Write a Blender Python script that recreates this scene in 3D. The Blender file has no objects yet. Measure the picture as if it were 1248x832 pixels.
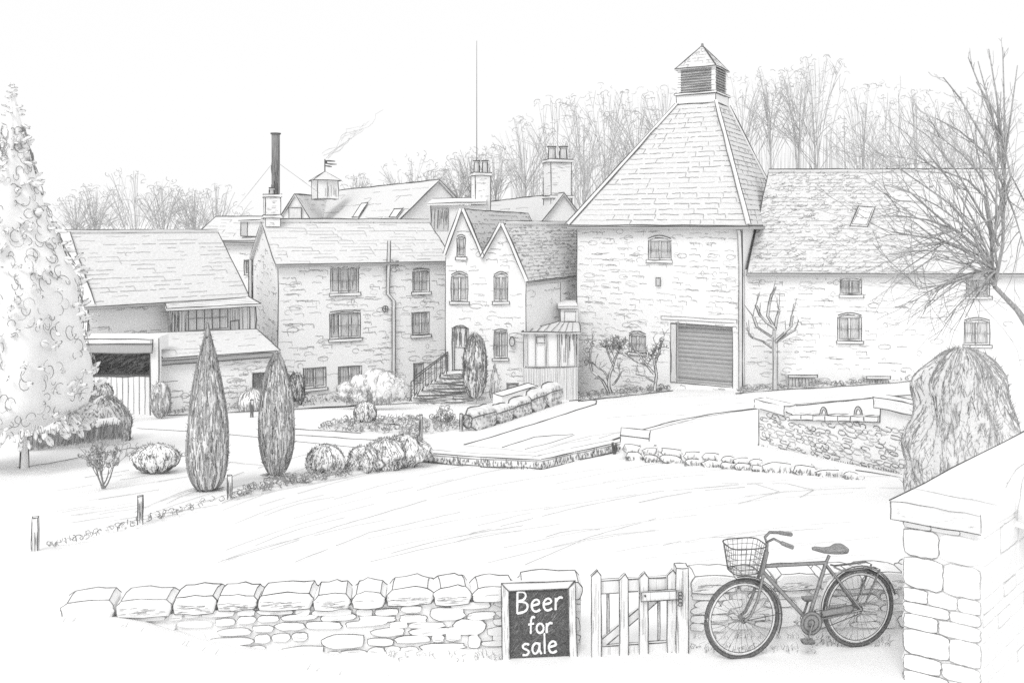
import bpy, bmesh, math, random
import numpy as np
from mathutils import Vector, noise
from mathutils.geometry import tessellate_polygon
random.seed(7)
rnd = random.random
def U(a, b): return a + (b - a) * rnd()
C = bpy.context.scene.collection
F, CX, HY, CZ = 1081.0, 624.0, 275.0, 3.6      # focal length in pixels, principal point, eye height

def P(px, py, Y):
    return Vector(((px - CX) / F * Y, Y, CZ - (py - HY) / F * Y))
def X(px, Y): return (px - CX) / F * Y
def Z(py, Y): return CZ - (py - HY) / F * Y
def RW(Y, w=1.0): return 0.59 * w * Y / F       # radius of a pencil-fine line at that distance

# ------------------------------------------------------------------ materials
MATS = {}
def mat(name, col, grain=0.0, scale=30.0, stretch=(1, 1, 1), rough=1.0, lo=0.35, hi=0.65, col2=None, bump=0.0):
    if name in MATS: return MATS[name]
    m = bpy.data.materials.new(name); m.use_nodes = True
    nt = m.node_tree; b = nt.nodes['Principled BSDF']
    b.inputs['Roughness'].default_value = rough
    b.inputs['Specular IOR Level'].default_value = 0.05
    c1 = (col, col, col, 1) if not isinstance(col, tuple) else (*col, 1)
    b.inputs['Base Color'].default_value = c1
    if grain:
        tc = nt.nodes.new('ShaderNodeTexCoord'); mp = nt.nodes.new('ShaderNodeMapping')
        mp.inputs['Scale'].default_value = stretch
        n = nt.nodes.new('ShaderNodeTexNoise'); n.inputs['Scale'].default_value = scale
        n.inputs['Detail'].default_value = 4.0; n.inputs['Roughness'].default_value = 0.65
        r = nt.nodes.new('ShaderNodeMapRange')
        r.inputs['From Min'].default_value = lo; r.inputs['From Max'].default_value = hi
        mx = nt.nodes.new('ShaderNodeMix'); mx.data_type = 'RGBA'
        g = col2 if col2 is not None else min(0.88, (col if not isinstance(col, tuple) else col[0]) + grain)
        mx.inputs['A'].default_value = c1; mx.inputs['B'].default_value = (g, g, g, 1)
        nt.links.new(tc.outputs['Object'], mp.inputs['Vector'])
        nt.links.new(mp.outputs['Vector'], n.inputs['Vector'])
        nt.links.new(n.outputs['Fac'], r.inputs['Value'])
        nt.links.new(r.outputs['Result'], mx.inputs['Factor'])
        nt.links.new(mx.outputs['Result'], b.inputs['Base Color'])
        if bump:
            bp = nt.nodes.new('ShaderNodeBump'); bp.inputs['Strength'].default_value = bump
            bp.inputs['Distance'].default_value = 0.02
            nt.links.new(n.outputs['Fac'], bp.inputs['Height']); nt.links.new(bp.outputs['Normal'], b.inputs['Normal'])
    MATS[name] = m
    return m
PAPER = mat('pale_limestone', 0.83, 0.05, 14.0)
LAWNM = mat('pale_turf', 0.86, 0.02, 3.0)
DRIVE = mat('pale_gravel', 0.84, 0.04, 18.0)
FOL = mat('pale_foliage', 0.83, 0.05, 9.0)
GREYF = mat('grey_foliage', 0.62, 0.22, 22.0, (1, 1, 0.15))
ROOFM = mat('stone_slates', 0.62, 0.14, 9.0, (1, 1, 3))
ROOFD = mat('dark_stone_slates', 0.57, 0.22, 11.0, (1, 1, 3))
G1 = mat('graphite_dark', 0.05, 0.16, 60.0)
G2 = mat('graphite_mid', 0.16, 0.22, 60.0)
G3 = mat('graphite_light', 0.34, 0.22, 60.0)
G4 = mat('graphite_faint', 0.55, 0.14, 60.0)
GLASS = mat('window_glass', 0.42, 0.34, 10.0, (6, 6, 0.6), rough=0.6)
GLASSL = mat('light_glass', 0.55, 0.25, 8.0, (5, 5, 0.5), rough=0.6)
BOARD = mat('chalkboard_slate', 0.075, 0.13, 95.0, lo=0.42, hi=0.72)
CHALK = mat('white_chalk', 0.85)
SHUT = mat('shutter_steel', 0.34, 0.2, 7.0, (0.6, 0.6, 14))
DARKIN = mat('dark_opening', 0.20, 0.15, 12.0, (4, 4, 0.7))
WOOD = mat('pale_timber', 0.72, 0.12, 22.0, (6, 6, 0.6))
STEELG = mat('grey_enamel', 0.40, 0.14, 60.0)
TYRE = mat('tyre_rubber', 0.10, 0.10, 60.0)
LEATH = mat('saddle_leather', 0.16, 0.2, 90.0)
STACKM = mat('flue_steel', 0.16, 0.22, 6.0, (8, 8, 0.5))
BARK = mat('winter_bark', 0.5, 0.2, 12.0, (3, 3, 0.4))
SOIL = mat('bed_soil', 0.62, 0.2, 9.0)
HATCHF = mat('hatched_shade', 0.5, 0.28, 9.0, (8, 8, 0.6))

SMOOTH = [FOL, GREYF]
BIKE = mat('bicycle_enamel', 0.22, 0.16, 80.0)
# ------------------------------------------------------------------ mesh builder
class MB:
    def __init__(s): s.v = []; s.f = []; s.m = []; s.mats = []
    def mi(s, m):
        if m not in s.mats: s.mats.append(m)
        return s.mats.index(m)
    def poly(s, pts, m):
        i = len(s.v); s.v += [tuple(p) for p in pts]
        s.f.append(tuple(range(i, i + len(pts)))); s.m.append(s.mi(m))
    def mesh(s, vs, fs, m):
        i = len(s.v); s.v += [tuple(p) for p in vs]; k = s.mi(m)
        for f in fs: s.f.append(tuple(i + j for j in f)); s.m.append(k)
    def hexa(s, a, m):      # 8 corners: bottom 4 (ccw), top 4
        s.mesh(a, [(3, 2, 1, 0), (4, 5, 6, 7), (0, 1, 5, 4), (1, 2, 6, 5), (2, 3, 7, 6), (3, 0, 4, 7)], m)
    def box(s, c, h, m, rz=0.0):
        co, si = math.cos(rz), math.sin(rz); a = []
        for dz in (-1, 1):
            for dx, dy in ((-1, -1), (1, -1), (1, 1), (-1, 1)):
                x, y = dx * h[0], dy * h[1]
                a.append((c[0] + co * x - si * y, c[1] + si * x + co * y, c[2] + dz * h[2]))
        s.hexa(a, m); return a
    def slab(s, pts, th, m):   # polygon extruded down
        n = len(pts); top = [Vector(p) for p in pts]; bot = [p - Vector((0, 0, th)) for p in top]
        s.mesh(top + bot, [tuple(range(n)), tuple(reversed(range(n, 2 * n)))] +
               [(i, n + i, n + (i + 1) % n, (i + 1) % n) for i in range(n)], m)
    def tube(s, pts, r, m, n=4, cap=False):
        pts = [Vector(p) for p in pts]; N = len(pts)
        if N < 2: return
        rr = r if isinstance(r, (list, tuple)) else [r] * N
        vs = []
        t0 = (pts[-1] - pts[0])
        ref = Vector((0, 0, 1)) if abs(t0.normalized().z if t0.length else 0) < 0.8 else Vector((0.3, 1, 0)).normalized()
        for i, p in enumerate(pts):
            t = pts[min(i + 1, N - 1)] - pts[max(i - 1, 0)]
            if t.length < 1e-9: t = Vector((1, 0, 0))
            t.normalize()
            a = t.cross(ref)
            if a.length < 1e-3: a = t.cross(Vector((1, 0.2, 0.1)))
            a.normalize(); b = t.cross(a)
            for k in range(n):
                q = 2 * math.pi * (k + 0.5) / n
                vs.append(p + a * (rr[i] * math.cos(q)) + b * (rr[i] * math.sin(q)))
        fs = [(i * n + k, i * n + (k + 1) % n, (i + 1) * n + (k + 1) % n, (i + 1) * n + k) for i in range(N - 1) for k in range(n)]
        if cap: fs += [tuple(range(n)), tuple(reversed(range((N - 1) * n, N * n)))]
        s.mesh(vs, fs, m)
    def line(s, p, q, r, m=None, wob=0.7, step=14.0, over=0.0):
        """a wavering hand-laid line from p to q"""
        m = m or G1; p, q = Vector(p), Vector(q); L = (q - p).length
        if L < 1e-6: return
        d = (q - p) / L
        if over: p = p - d * over * r; q = q + d * over * r
        k = max(2, min(14, int(L / (r * 2 * step)) + 1)); pts = []; rr = []
        for i in range(k + 1):
            o = Vector((U(-1, 1), U(-1, 1), U(-1, 1))) * (r * wob)
            pts.append(p + (q - p) * (i / k) + o); rr.append(r * U(0.72, 1.2))
        rr[0] *= 0.7; rr[-1] *= 0.6
        s.tube(pts, rr, m, 4)
    def loop(s, pts, r, m=None, wob=0.6, closed=True):
        n = len(pts)
        for i in range(n if closed else n - 1): s.line(pts[i], pts[(i + 1) % n], r, m, wob, over=0.8)
    def build(s, name, parent=None, smooth=False):
        me = bpy.data.meshes.new(name); org = parent_world(parent)
        me.from_pydata([(v[0] - org.x, v[1] - org.y, v[2] - org.z) for v in s.v], [], s.f)
        for m in s.mats: me.materials.append(m)
        me.polygons.foreach_set('material_index', s.m); me.polygons.foreach_set('use_smooth', [len(f) == 4 and m in SMOOTH for f, m in zip(s.f, [s.mats[k] for k in s.m])]); me.update()
        o = bpy.data.objects.new(name, me); C.objects.link(o)
        if parent: o.parent = parent
        return o
def parent_world(p):
    v = Vector((0, 0, 0))
    while p: v = v + Vector(p.location); p = p.parent
    return v
def thing(name, label, cat, loc, group=None):
    o = bpy.data.objects.new(name, None); C.objects.link(o); o.location = loc; o.empty_display_size = 0.2
    o['label'] = label; o['category'] = cat
    if group: o['group'] = group
    return o
def solo(mb, name, label, cat, loc, group=None):
    """a thing of one mesh, origin at its base"""
    for i, v in enumerate(mb.v): mb.v[i] = (v[0] - loc[0], v[1] - loc[1], v[2] - loc[2])
    o = mb.build(name); o.location = loc; o['label'] = label; o['category'] = cat
    if group: o['group'] = group
    return o
def struct(mb, name, kind='structure', label=None, cat=None):
    o = mb.build(name); o['kind'] = kind
    if label: o['label'] = label; o['category'] = cat or name
    return o

# ------------------------------------------------------------------ terrain
CT = [(0, 7.3, 0), (-5, 7.2, 0), (5, 7.2, 0), (-12, 7, 0), (12, 7, 0.1), (0, 0, 0), (-9, 0, 0), (9, 0, 0), (0, 8.6, 0), (-5, 8.4, 0), (5, 8.6, 0)]
for px, py, Y in [(42, 672, 14), (171, 638, 16), (281, 605, 18.5), (420, 577, 22.5), (510, 562, 24.5), (660, 574, 23.6), (755, 549, 26.2),
                  (1045, 577, 20.5), (624, 640, 15), (900, 620, 16), (300, 690, 11.5), (800, 690, 10.5), (340, 582, 21), (253, 598, 19.3),
                  (125, 595, 19.5), (190, 572, 21.5), (30, 570, 22), (160, 545, 26), (200, 508, 33.5), (340, 497, 36.5), (440, 515, 32),
                  (420, 495, 41), (540, 489, 43), (640, 484, 44.5), (700, 486, 44.5), (800, 476, 43), (900, 477, 41.8), (1000, 469, 42.2),
                  (1120, 463, 42), (1240, 455, 42), (692, 491, 38), (572, 527, 31.5), (925, 543, 24.5), (1110, 582, 20), (1240, 600, 18),
                  (850, 510, 34), (105, 507, 33), (1000, 485, 37), (1200, 500, 32)]:
    p = P(px, py, Y); CT.append((p.x, p.y, p.z))
CT += [(-30, 24, -2.4), (-30, 40, -3.4), (30, 20, -1.4), (35, 42, -3.2), (-40, 75, -2.0), (0, 75, -1.5), (40, 75, -0.5),
       (-60, 110, 0.5), (0, 110, 0.8), (60, 110, 1.2), (-25, 8, 0), (25, 8, 0.3), (-12, 56, -4), (10, 58, -4)]
CT = np.array(CT)
def _tps(r2): return np.where(r2 > 1e-9, 0.5 * r2 * np.log(np.maximum(r2, 1e-9)), 0.0)
_n = len(CT); _A = np.zeros((_n + 3, _n + 3))
_A[:_n, :_n] = _tps(((CT[:, None, :2] - CT[None, :, :2]) ** 2).sum(-1)) + np.eye(_n) * 1.2
_A[:_n, _n] = 1; _A[:_n, _n + 1:] = CT[:, :2]; _A[_n, :_n] = 1; _A[_n + 1:, :_n] = CT[:, :2].T
_w = np.linalg.solve(_A, np.concatenate([CT[:, 2], [0, 0, 0]]))
def ground_many(x, y):
    x = np.asarray(x, float); y = np.asarray(y, float)
    xc = np.clip(x, -60, 60); yc = np.clip(y, -4, 115)
    r2 = (xc[..., None] - CT[:, 0]) ** 2 + (yc[..., None] - CT[:, 1]) ** 2
    z = _tps(r2) @ _w[:_n] + _w[_n] + _w[_n + 1] * xc + _w[_n + 2] * yc
    return np.clip(z, -6.5, 2.6)
def gz(x, y): return float(ground_many(x, y))
def gp(px, py, y0=7.0, y1=70.0):
    """where the view ray through a photo pixel meets the ground"""
    ys = np.linspace(y0, y1, 500); zs = CZ - (py - HY) / F * ys
    g = ground_many((px - CX) / F * ys, ys); d = zs - g
    k = np.argmax(d < 0)
    if d[k] >= 0: return Vector(((px - CX) / F * y1, y1, gz((px - CX) / F * y1, y1)))
    a = d[k - 1] / (d[k - 1] - d[k]) if k else 0
    Y = ys[k - 1] + (ys[k] - ys[k - 1]) * a if k else y0
    x = (px - CX) / F * Y
    return Vector((x, Y, gz(x, Y)))
def on(px, Y):
    x = X(px, Y); return Vector((x, Y, gz(x, Y)))

def axis(lo, hi, st, far):
    a = list(np.arange(lo, hi + 1e-6, st)); k = st * 2
    l, h = [], []; v = lo
    while v > -far: v -= k; k *= 1.6; l.append(v)
    k = st * 2; v = hi
    while v < far: v += k; k *= 1.6; h.append(v)
    return np.array(l[::-1] + a + h)
gx, gy = axis(-40, 40, 0.5, 1500), axis(-4, 70, 0.5, 1500)
XX, YY = np.meshgrid(gx, gy); ZZ = ground_many(XX, YY)
mb = MB(); nx, ny = len(gx), len(gy)
mb.mesh(np.stack([XX.ravel(), YY.ravel(), ZZ.ravel()], 1).tolist(),
        [(j * nx + i, j * nx + i + 1, (j + 1) * nx + i + 1, (j + 1) * nx + i) for j in range(ny - 1) for i in range(nx - 1)], LAWNM)
def gstroke(mb, pix, w, m, brk=0.0, lift=0.3, seg=10, wob=0.5):
    """a soft line worn in the ground along photo points"""
    pts = []
    for (a, b) in zip(pix[:-1], pix[1:]):
        k = max(1, int(math.hypot(b[0] - a[0], b[1] - a[1]) / seg))
        for i in range(k): pts.append((a[0] + (b[0] - a[0]) * i / k, a[1] + (b[1] - a[1]) * i / k))
    pts.append(pix[-1]); run = []; rr = []
    for q in pts:
        g = gp(q[0] + U(-wob, wob), q[1] + U(-wob, wob) * 0.6); r = RW(g.y, w) * U(0.7, 1.2)
        run.append(g + Vector((0, 0, r * lift + 0.02))); rr.append(r)
        if brk and rnd() < brk and len(run) > 1:
            mb.tube(run, rr, m, 4); run, rr = [], []
    if len(run) > 1: mb.tube(run, rr, m, 4)
# mowing and slope lines over the lawn
for k in range(46):
    y = U(585, 690); x = U(150, 960); L = U(60, 260); sl = -0.16 + 0.10 * (x - 600) / 400 + U(-.04, .04)
    if x < 400: sl -= 0.06
    gstroke(mb, [(x + L * t, y + sl * L * t + 14 * (t - .5) ** 2) for t in (0, .25, .5, .75, 1)], U(.42, .75), G4 if rnd() < .75 else G3, brk=0.06, seg=16)
for pts in ([(270, 745 - 60), (420, 640), (520, 610)], [(360, 686), (450, 650), (560, 625)], [(560, 655), (700, 620), (800, 600)],
            [(640, 690), (720, 655), (800, 633)], [(800, 600), (920, 590), (950, 600), (900, 615)], [(880, 590), (960, 590), (992, 598), (975, 607)]):
    gstroke(mb, pts, .6, G3, brk=0.05)
for k in range(26):
    x = U(60, 240); y = U(575, 640) - (x - 150) * 0.1; L = U(20, 80)
    gstroke(mb, [(x, y), (x + L, y - L * .16)], U(.4, .7), G4 if rnd() < .6 else G3, seg=14)
struct(mb, 'ground')

def sheet(name, pix, m, lift, strokes=None):
    bm = bmesh.new(); vs = [bm.verts.new(gp(a, b)) for a, b in pix]
    bm.faces.new(vs); bmesh.ops.triangulate(bm, faces=bm.faces[:])
    for _ in range(7):
        es = [e for e in bm.edges if (e.verts[0].co.xy - e.verts[1].co.xy).length > 0.9]
        if not es: break
        bmesh.ops.subdivide_edges(bm, edges=es, cuts=1); bmesh.ops.triangulate(bm, faces=bm.faces[:])
    bm.verts.index_update()
    mb = MB(); mb.mesh([(v.co.x, v.co.y, gz(v.co.x, v.co.y) + lift) for v in bm.verts], [tuple(v.index for v in f.verts) for f in bm.faces], m)
    bm.free()
    if strokes: strokes(mb)
    return struct(mb, name)
def s_drive(mb):
    for pts, w, m in (([(566, 543), (610, 530), (690, 505), (726, 493), (727, 489), (712, 487), (694, 489)], 1.5, G1),
                      ([(566, 544), (604, 547), (650, 552), (688, 541), (720, 536)], .8, G3), ([(612, 546), (652, 533), (699, 530)], 1.2, G1),
                      ([(640, 548), (672, 540), (700, 531)], 1.0, G2), ([(668, 545), (720, 532), (780, 524), (840, 512)], .7, G3),
                      ([(730, 535), (748, 529), (768, 527)], .8, G3), ([(705, 552), (768, 529), (820, 514), (870, 505), (925, 498)], 1.5, G1),
                      ([(958, 496), (1010, 491), (1060, 486), (1112, 482)], 1.4, G1), ([(740, 510), (800, 505), (850, 507)], .6, G3)):
        gstroke(mb, pts, w, m)
    for k in range(22):
        x = U(700, 1090); y = U(487, 500) - (x - 700) * .035; L = U(15, 60)
        gstroke(mb, [(x, y), (x + L, y - L * .05)], .5, G4)
    for k in range(8):
        x = U(210, 420); y = U(508, 530)
        gstroke(mb, [(x, y), (x + U(20, 50), y - 1)], .5, G4)
sheet('driveway', [(512, 553), (660, 561), (760, 533), (850, 509), (925, 497), (1118, 483), (1130, 468), (1000, 476), (905, 482), (818, 477), (708, 489),
                   (640, 492), (520, 497), (400, 503), (300, 506), (205, 511), (165, 522), (250, 527), (360, 538), (430, 545)], DRIVE, 0.02, s_drive)
def s_path(mb):
    for k in range(60):
        x = U(800, 1100); y = U(505, 560)
        lo = 540 + (x - 800) * .13; hi = 512 - (x - 850) * .05
        if y > lo or y < hi: continue
        L = U(20, 90); gstroke(mb, [(x, y), (x + L, y - L * .12)], .5, G4)
sheet('path', [(770, 540), (850, 513), (925, 501), (925, 543), (1110, 584), (1060, 576), (900, 556)], DRIVE, 0.03, s_path)

# flower beds (ground cover: stuff)
def bed(name, label, pix, n, size=(2.5, 6), w=.8, m=G2, soil=True, arc=True):
    bm = bmesh.new(); vs = [bm.verts.new(gp(a, b)) for a, b in pix]; f = bm.faces.new(vs)
    mb = MB(); bm.free(); pp = []
    for (a, b) in zip(pix, pix[1:] + pix[:1]):
        k_ = max(1, int(math.hypot(b[0] - a[0], b[1] - a[1]) / 8))
        for i_ in range(k_): pp.append(gp(a[0] + (b[0] - a[0]) * i_ / k_, a[1] + (b[1] - a[1]) * i_ / k_))
    cen = sum(pp, Vector()) / len(pp)
    if soil:
        rings = [(1.0, -.05), (.96, .035), (.7, .06), (.4, .07), (.12, .07)]; N_ = len(pp); vs_ = []
        for k_, lift in rings:
            for p in pp: q = cen + (p - cen) * k_; vs_.append((q.x, q.y, gz(q.x, q.y) + lift))
        mb.mesh(vs_, [(r_ * N_ + i_, r_ * N_ + (i_ + 1) % N_, (r_ + 1) * N_ + (i_ + 1) % N_, (r_ + 1) * N_ + i_) for r_ in range(len(rings) - 1) for i_ in range(N_)], SOIL)
    xs = [a for a, b in pix]; ys = [b for a, b in pix]; c = 0
    while c < n:
        x, y = U(min(xs), max(xs)), U(min(ys), max(ys))
        if not inpoly((x, y), pix): continue
        c += 1; g = gp(x, y) + Vector((0, 0, .06)); s = U(*size) * g.y / F; r = RW(g.y, w) * U(.7, 1.3)
        a0 = U(0, 6.28); yaw = U(-1, 1)
        pts = []
        for k in range(6):
            a = a0 + k * U(.5, .9)
            pts.append(g + Vector((math.cos(a) * s * .6 * math.cos(yaw), math.cos(a) * s * .6 * math.sin(yaw), s * .5 + math.sin(a) * s * .5)))
        mb.tube(pts, r, m if rnd() < .6 else G3, 3)
    return struct(mb, name, 'stuff', label, 'plants')
def inpoly(p, poly):
    x, y = p[0], p[1]; c = False; n = len(poly); j = n - 1
    for i in range(n):
        xi, yi = poly[i][0], poly[i][1]; xj, yj = poly[j][0], poly[j][1]
        if (yi > y) != (yj > y) and x < (xj - xi) * (y - yi) / (yj - yi) + xi: c = not c
        j = i
    return c
bed('flower_bed', 'low planted flower bed around the clipped ball, edged by the drive', [(384, 524), (420, 512), (470, 510), (520, 511), (565, 515), (566, 523), (520, 531), (440, 529)], 420, w=.9)
bed('kiln_border', 'leafy border along the foot of the kiln wall left of its shutter', [(704, 484), (760, 475), (817, 468), (818, 477), (760, 483), (706, 490)], 240)
bed('wing_border', 'long leafy border along the foot of the right wing', [(897, 474), (960, 468), (1040, 462), (1120, 455), (1121, 464), (1040, 470), (900, 481)], 420)
bed('house_border', 'rough border along the foot of the stone house front', [(345, 488), (400, 484), (490, 476), (550, 480), (566, 489), (480, 491), (400, 495), (345, 500)], 300)
bed('shed_border', 'low border at the foot of the lean-to wall', [(196, 500), (240, 496), (292, 493), (338, 489), (342, 498), (260, 503), (197, 507)], 190)
bed('bank_planting', 'ragged low planting along the bank between lawn and drive', [(278, 612), (300, 598), (350, 586), (420, 573), (500, 558), (512, 562), (420, 583), (340, 598)], 360, (3, 8), 1.0)
bed('verge_edge', 'ragged turf edge beside the short posts at lower left', [(45, 672), (110, 655), (175, 636), (278, 607), (280, 612), (180, 642), (110, 660), (60, 674)], 90, (3, 7), .9, soil=False)
mb = MB()
for pts, w, m in (([(356, 524), (400, 526), (440, 529)], 1.1, G2), ([(360, 531), (420, 535), (470, 538)], 1.1, G2), ([(20, 571), (60, 566), (110, 556), (160, 547), (215, 556), (250, 560)], 1.0, G2),
                  ([(255, 562), (320, 568)], .9, G3), ([(196, 508), (300, 503), (400, 498), (500, 492), (575, 489)], 1.2, G1), ([(705, 490), (760, 484), (820, 477)], 1.2, G1),
                  ([(897, 481), (960, 476), (1040, 471), (1122, 465)], 1.2, G1)):
    gstroke(mb, pts, w, m, lift=1.2)
struct(mb, 'path_edging')

# ------------------------------------------------------------------ facades, walls, windows, roofs
class Fac:
    def __init__(s, A, B, Yref=None):
        s.A = Vector((A[0], A[1], 0)); s.B = Vector((B[0], B[1], 0)); s.w = (s.B - s.A).length; s.u = (s.B - s.A) / s.w
        s.n = Vector((s.u.y, -s.u.x, 0))
        if s.n.dot(-s.A) < 0: s.n = -s.n
        s.Y = Yref or (s.A.y + s.B.y) / 2
    def px(s, px, py, d=0.0):
        dr = Vector(((px - CX) / F, 1, (HY - py) / F)); t = (s.A + s.n * d).dot(s.n) / dr.dot(s.n)
        p = dr * t; return ((p - s.A).dot(s.u), p.z + CZ)
    def W(s, q, d=0.0): return s.A + s.u * q[0] + s.n * d + Vector((0, 0, q[1]))
def seg_arch(s0, s1, z0, z1, rise):
    if rise <= 0: return [(s0, z0), (s1, z0), (s1, z1), (s0, z1)]
    pts = [(s0, z0), (s1, z0)]
    for k in range(7):
        t = k / 6; pts.append((s1 + (s0 - s1) * t, z1 - rise + rise * math.sin(math.pi * t)))
    return pts
def wall_face(mb, fc, outer, holes, m=PAPER, reveal=0.16, dens=1.0, lines=True, fade=None, w=.66):
    polys = [[Vector((a, b, 0)) for a, b in outer]] + [[Vector((a, b, 0)) for a, b in h] for h in holes]
    flat = [p for pl in polys for p in pl]
    for t in tessellate_polygon(polys): mb.poly([fc.W((flat[i].x, flat[i].y)) for i in t], m)
    for h in holes:
        for i in range(len(h)):
            a, b = h[i], h[(i + 1) % len(h)]
            mb.poly([fc.W(a), fc.W(b), fc.W(b, -reveal), fc.W(a, -reveal)], m)
        mb.loop([fc.W(q, .005) for q in h], RW(fc.Y, 1.15), G1)
    # coursed rubble: short joints and the odd whole stone
    ss = [a for a, b in outer]; zs = [b for a, b in outer]; area = (max(ss) - min(ss)) * (max(zs) - min(zs)); px = fc.Y / F
    n = int(area / (px * px) / 84 * dens); rows = 7 * px
    for k in range(n):
        s0 = U(min(ss), max(ss)); z0 = min(zs) + rows * round((U(min(zs), max(zs)) - min(zs)) / rows) + U(-1.5, 1.5) * px
        L = U(4, 17) * px; q = (s0, z0); q2 = (s0 + L, z0)
        if not (inpoly(q, outer) and inpoly(q2, outer)): continue
        if any(inpoly(q, h) or inpoly(q2, h) or inpoly((s0 + L / 2, z0), h) for h in holes): continue
        if fade and rnd() > fade(s0, z0): continue
        c = (noise.noise(Vector((s0 * .8, z0 * .8, fc.A.x))) + .45)
        if rnd() > c * 1.5 + .25: continue
        mm = G3 if rnd() < .55 else (G4 if rnd() < .5 else G2)
        kk = 4; pts = [fc.W((s0 + L * i / kk, z0 + U(-.7, .7) * px), .004) for i in range(kk + 1)]
        if rnd() < .4: pts.append(fc.W((s0 + L + U(-.5, 1) * px, z0 - U(2.5, 5) * px), .004))
        if rnd() < .12:
            pts = [fc.W((s0 + L * .5 + L * .5 * math.cos(a), z0 + 3 * px * math.sin(a)), .004) for a in np.linspace(0, U(4, 6.1), 9)]
        mb.tube(pts, [RW(fc.Y, w) * U(.6, 1.15) for _ in pts], mm, 3)
def window(parent, fc, x0, y0, x1, y1, lights=2, arch=0.0, sill=True, bars=1, depth=0.12, glass=None, name='window', label=None, lintel=False):
    s0, z1 = fc.px(x0, y0); s1, z0 = fc.px(x1, y1); px = fc.Y / F; r = RW(fc.Y, .9)
    hole = seg_arch(s0, s1, z0, z1, arch)
    mb = MB(); mb.poly([fc.W(q, -depth) for q in hole], glass or GLASS)
    for k in range(int((s1 - s0) / px / 2.4)):           # streaks on the glass
        s = U(s0, s1); a = U(z0, z0 + (z1 - z0) * .5); b = U(a + (z1 - z0) * .2, z1 - arch)
        mb.line(fc.W((s, a), -depth + .006), fc.W((s, b), -depth + .006), r * .8, G3 if rnd() < .5 else G2, .5)
    w = mb.build(name, parent)
    if label: w['label'] = label
    mb = MB(); fw = max(2.1 * px, .06)
    def bar(a0, b0, a1, b1):
        d0, d1 = -depth + .012, -depth + .06
        mb.hexa([fc.W((a0, b0), d1), fc.W((a1, b0), d1), fc.W((a1, b0), d0), fc.W((a0, b0), d0), fc.W((a0, b1), d1), fc.W((a1, b1), d1), fc.W((a1, b1), d0), fc.W((a0, b1), d0)], PAPER)
    zt = z1 - arch
    bar(s0, z0, s0 + fw, zt); bar(s1 - fw, z0, s1, zt); bar(s0 + fw, z0, s1 - fw, z0 + fw); bar(s0 + fw, zt - fw * .6, s1 - fw, z1 - arch * .4)
    for k in range(1, lights):
        s = s0 + (s1 - s0) * k / lights; bar(s - fw * .5, z0 + fw, s + fw * .5, zt - fw * .6)
        mb.line(fc.W((s - fw * .5, z0), -depth + .065), fc.W((s - fw * .5, zt), -depth + .065), r, G1); mb.line(fc.W((s + fw * .5, z0), -depth + .065), fc.W((s + fw * .5, zt), -depth + .065), r, G2)
    for k in range(1, bars + 1):
        z = z0 + (zt - z0) * k / (bars + 1); mb.line(fc.W((s0, z), -depth + .07), fc.W((s1, z), -depth + .07), r * .9, G2)
    ins = [(s0 + fw, z0 + fw), (s1 - fw, z0 + fw), (s1 - fw, zt - fw * .4), (s0 + fw, zt - fw * .4)]
    mb.loop([fc.W(q, -depth + .065) for q in ins], r * .9, G2)
    mb.build('frame', w)
    if sill:
        mb = MB(); e = 2 * px; h = 3.6 * px
        a = [fc.W((s0 - e, z0 - h), .09), fc.W((s1 + e, z0 - h), .09), fc.W((s1 + e, z0 - h), -.02), fc.W((s0 - e, z0 - h), -.02),
             fc.W((s0 - e, z0 - .005), .09), fc.W((s1 + e, z0 - .005), .09), fc.W((s1 + e, z0 - .005), -.02), fc.W((s0 - e, z0 - .005), -.02)]
        mb.hexa(a, PAPER); mb.loop([a[0], a[1], a[5], a[4]], RW(fc.Y, 1.0), G1); mb.build('sill', w)
    if lintel or arch:
        # dressed-stone head over the opening
        mb = MB(); o = [(s1 + (s0 - s1) * t, z1 - arch + arch * math.sin(math.pi * t)) for t in np.linspace(0, 1, 7)]
        t = 2.2 * px
        for a, b in zip(o[:-1], o[1:]):
            mb.hexa([fc.W(a, .02), fc.W(b, .02), fc.W(b, -.02), fc.W(a, -.02), fc.W((a[0], a[1] + t), .02), fc.W((b[0], b[1] + t), .02), fc.W((b[0], b[1] + t), -.02), fc.W((a[0], a[1] + t), -.02)], PAPER)
        mb.tube([fc.W((a, b + t), .03) for a, b in o], RW(fc.Y, 1.1), G1); mb.build('arch', w)
    return hole
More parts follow.
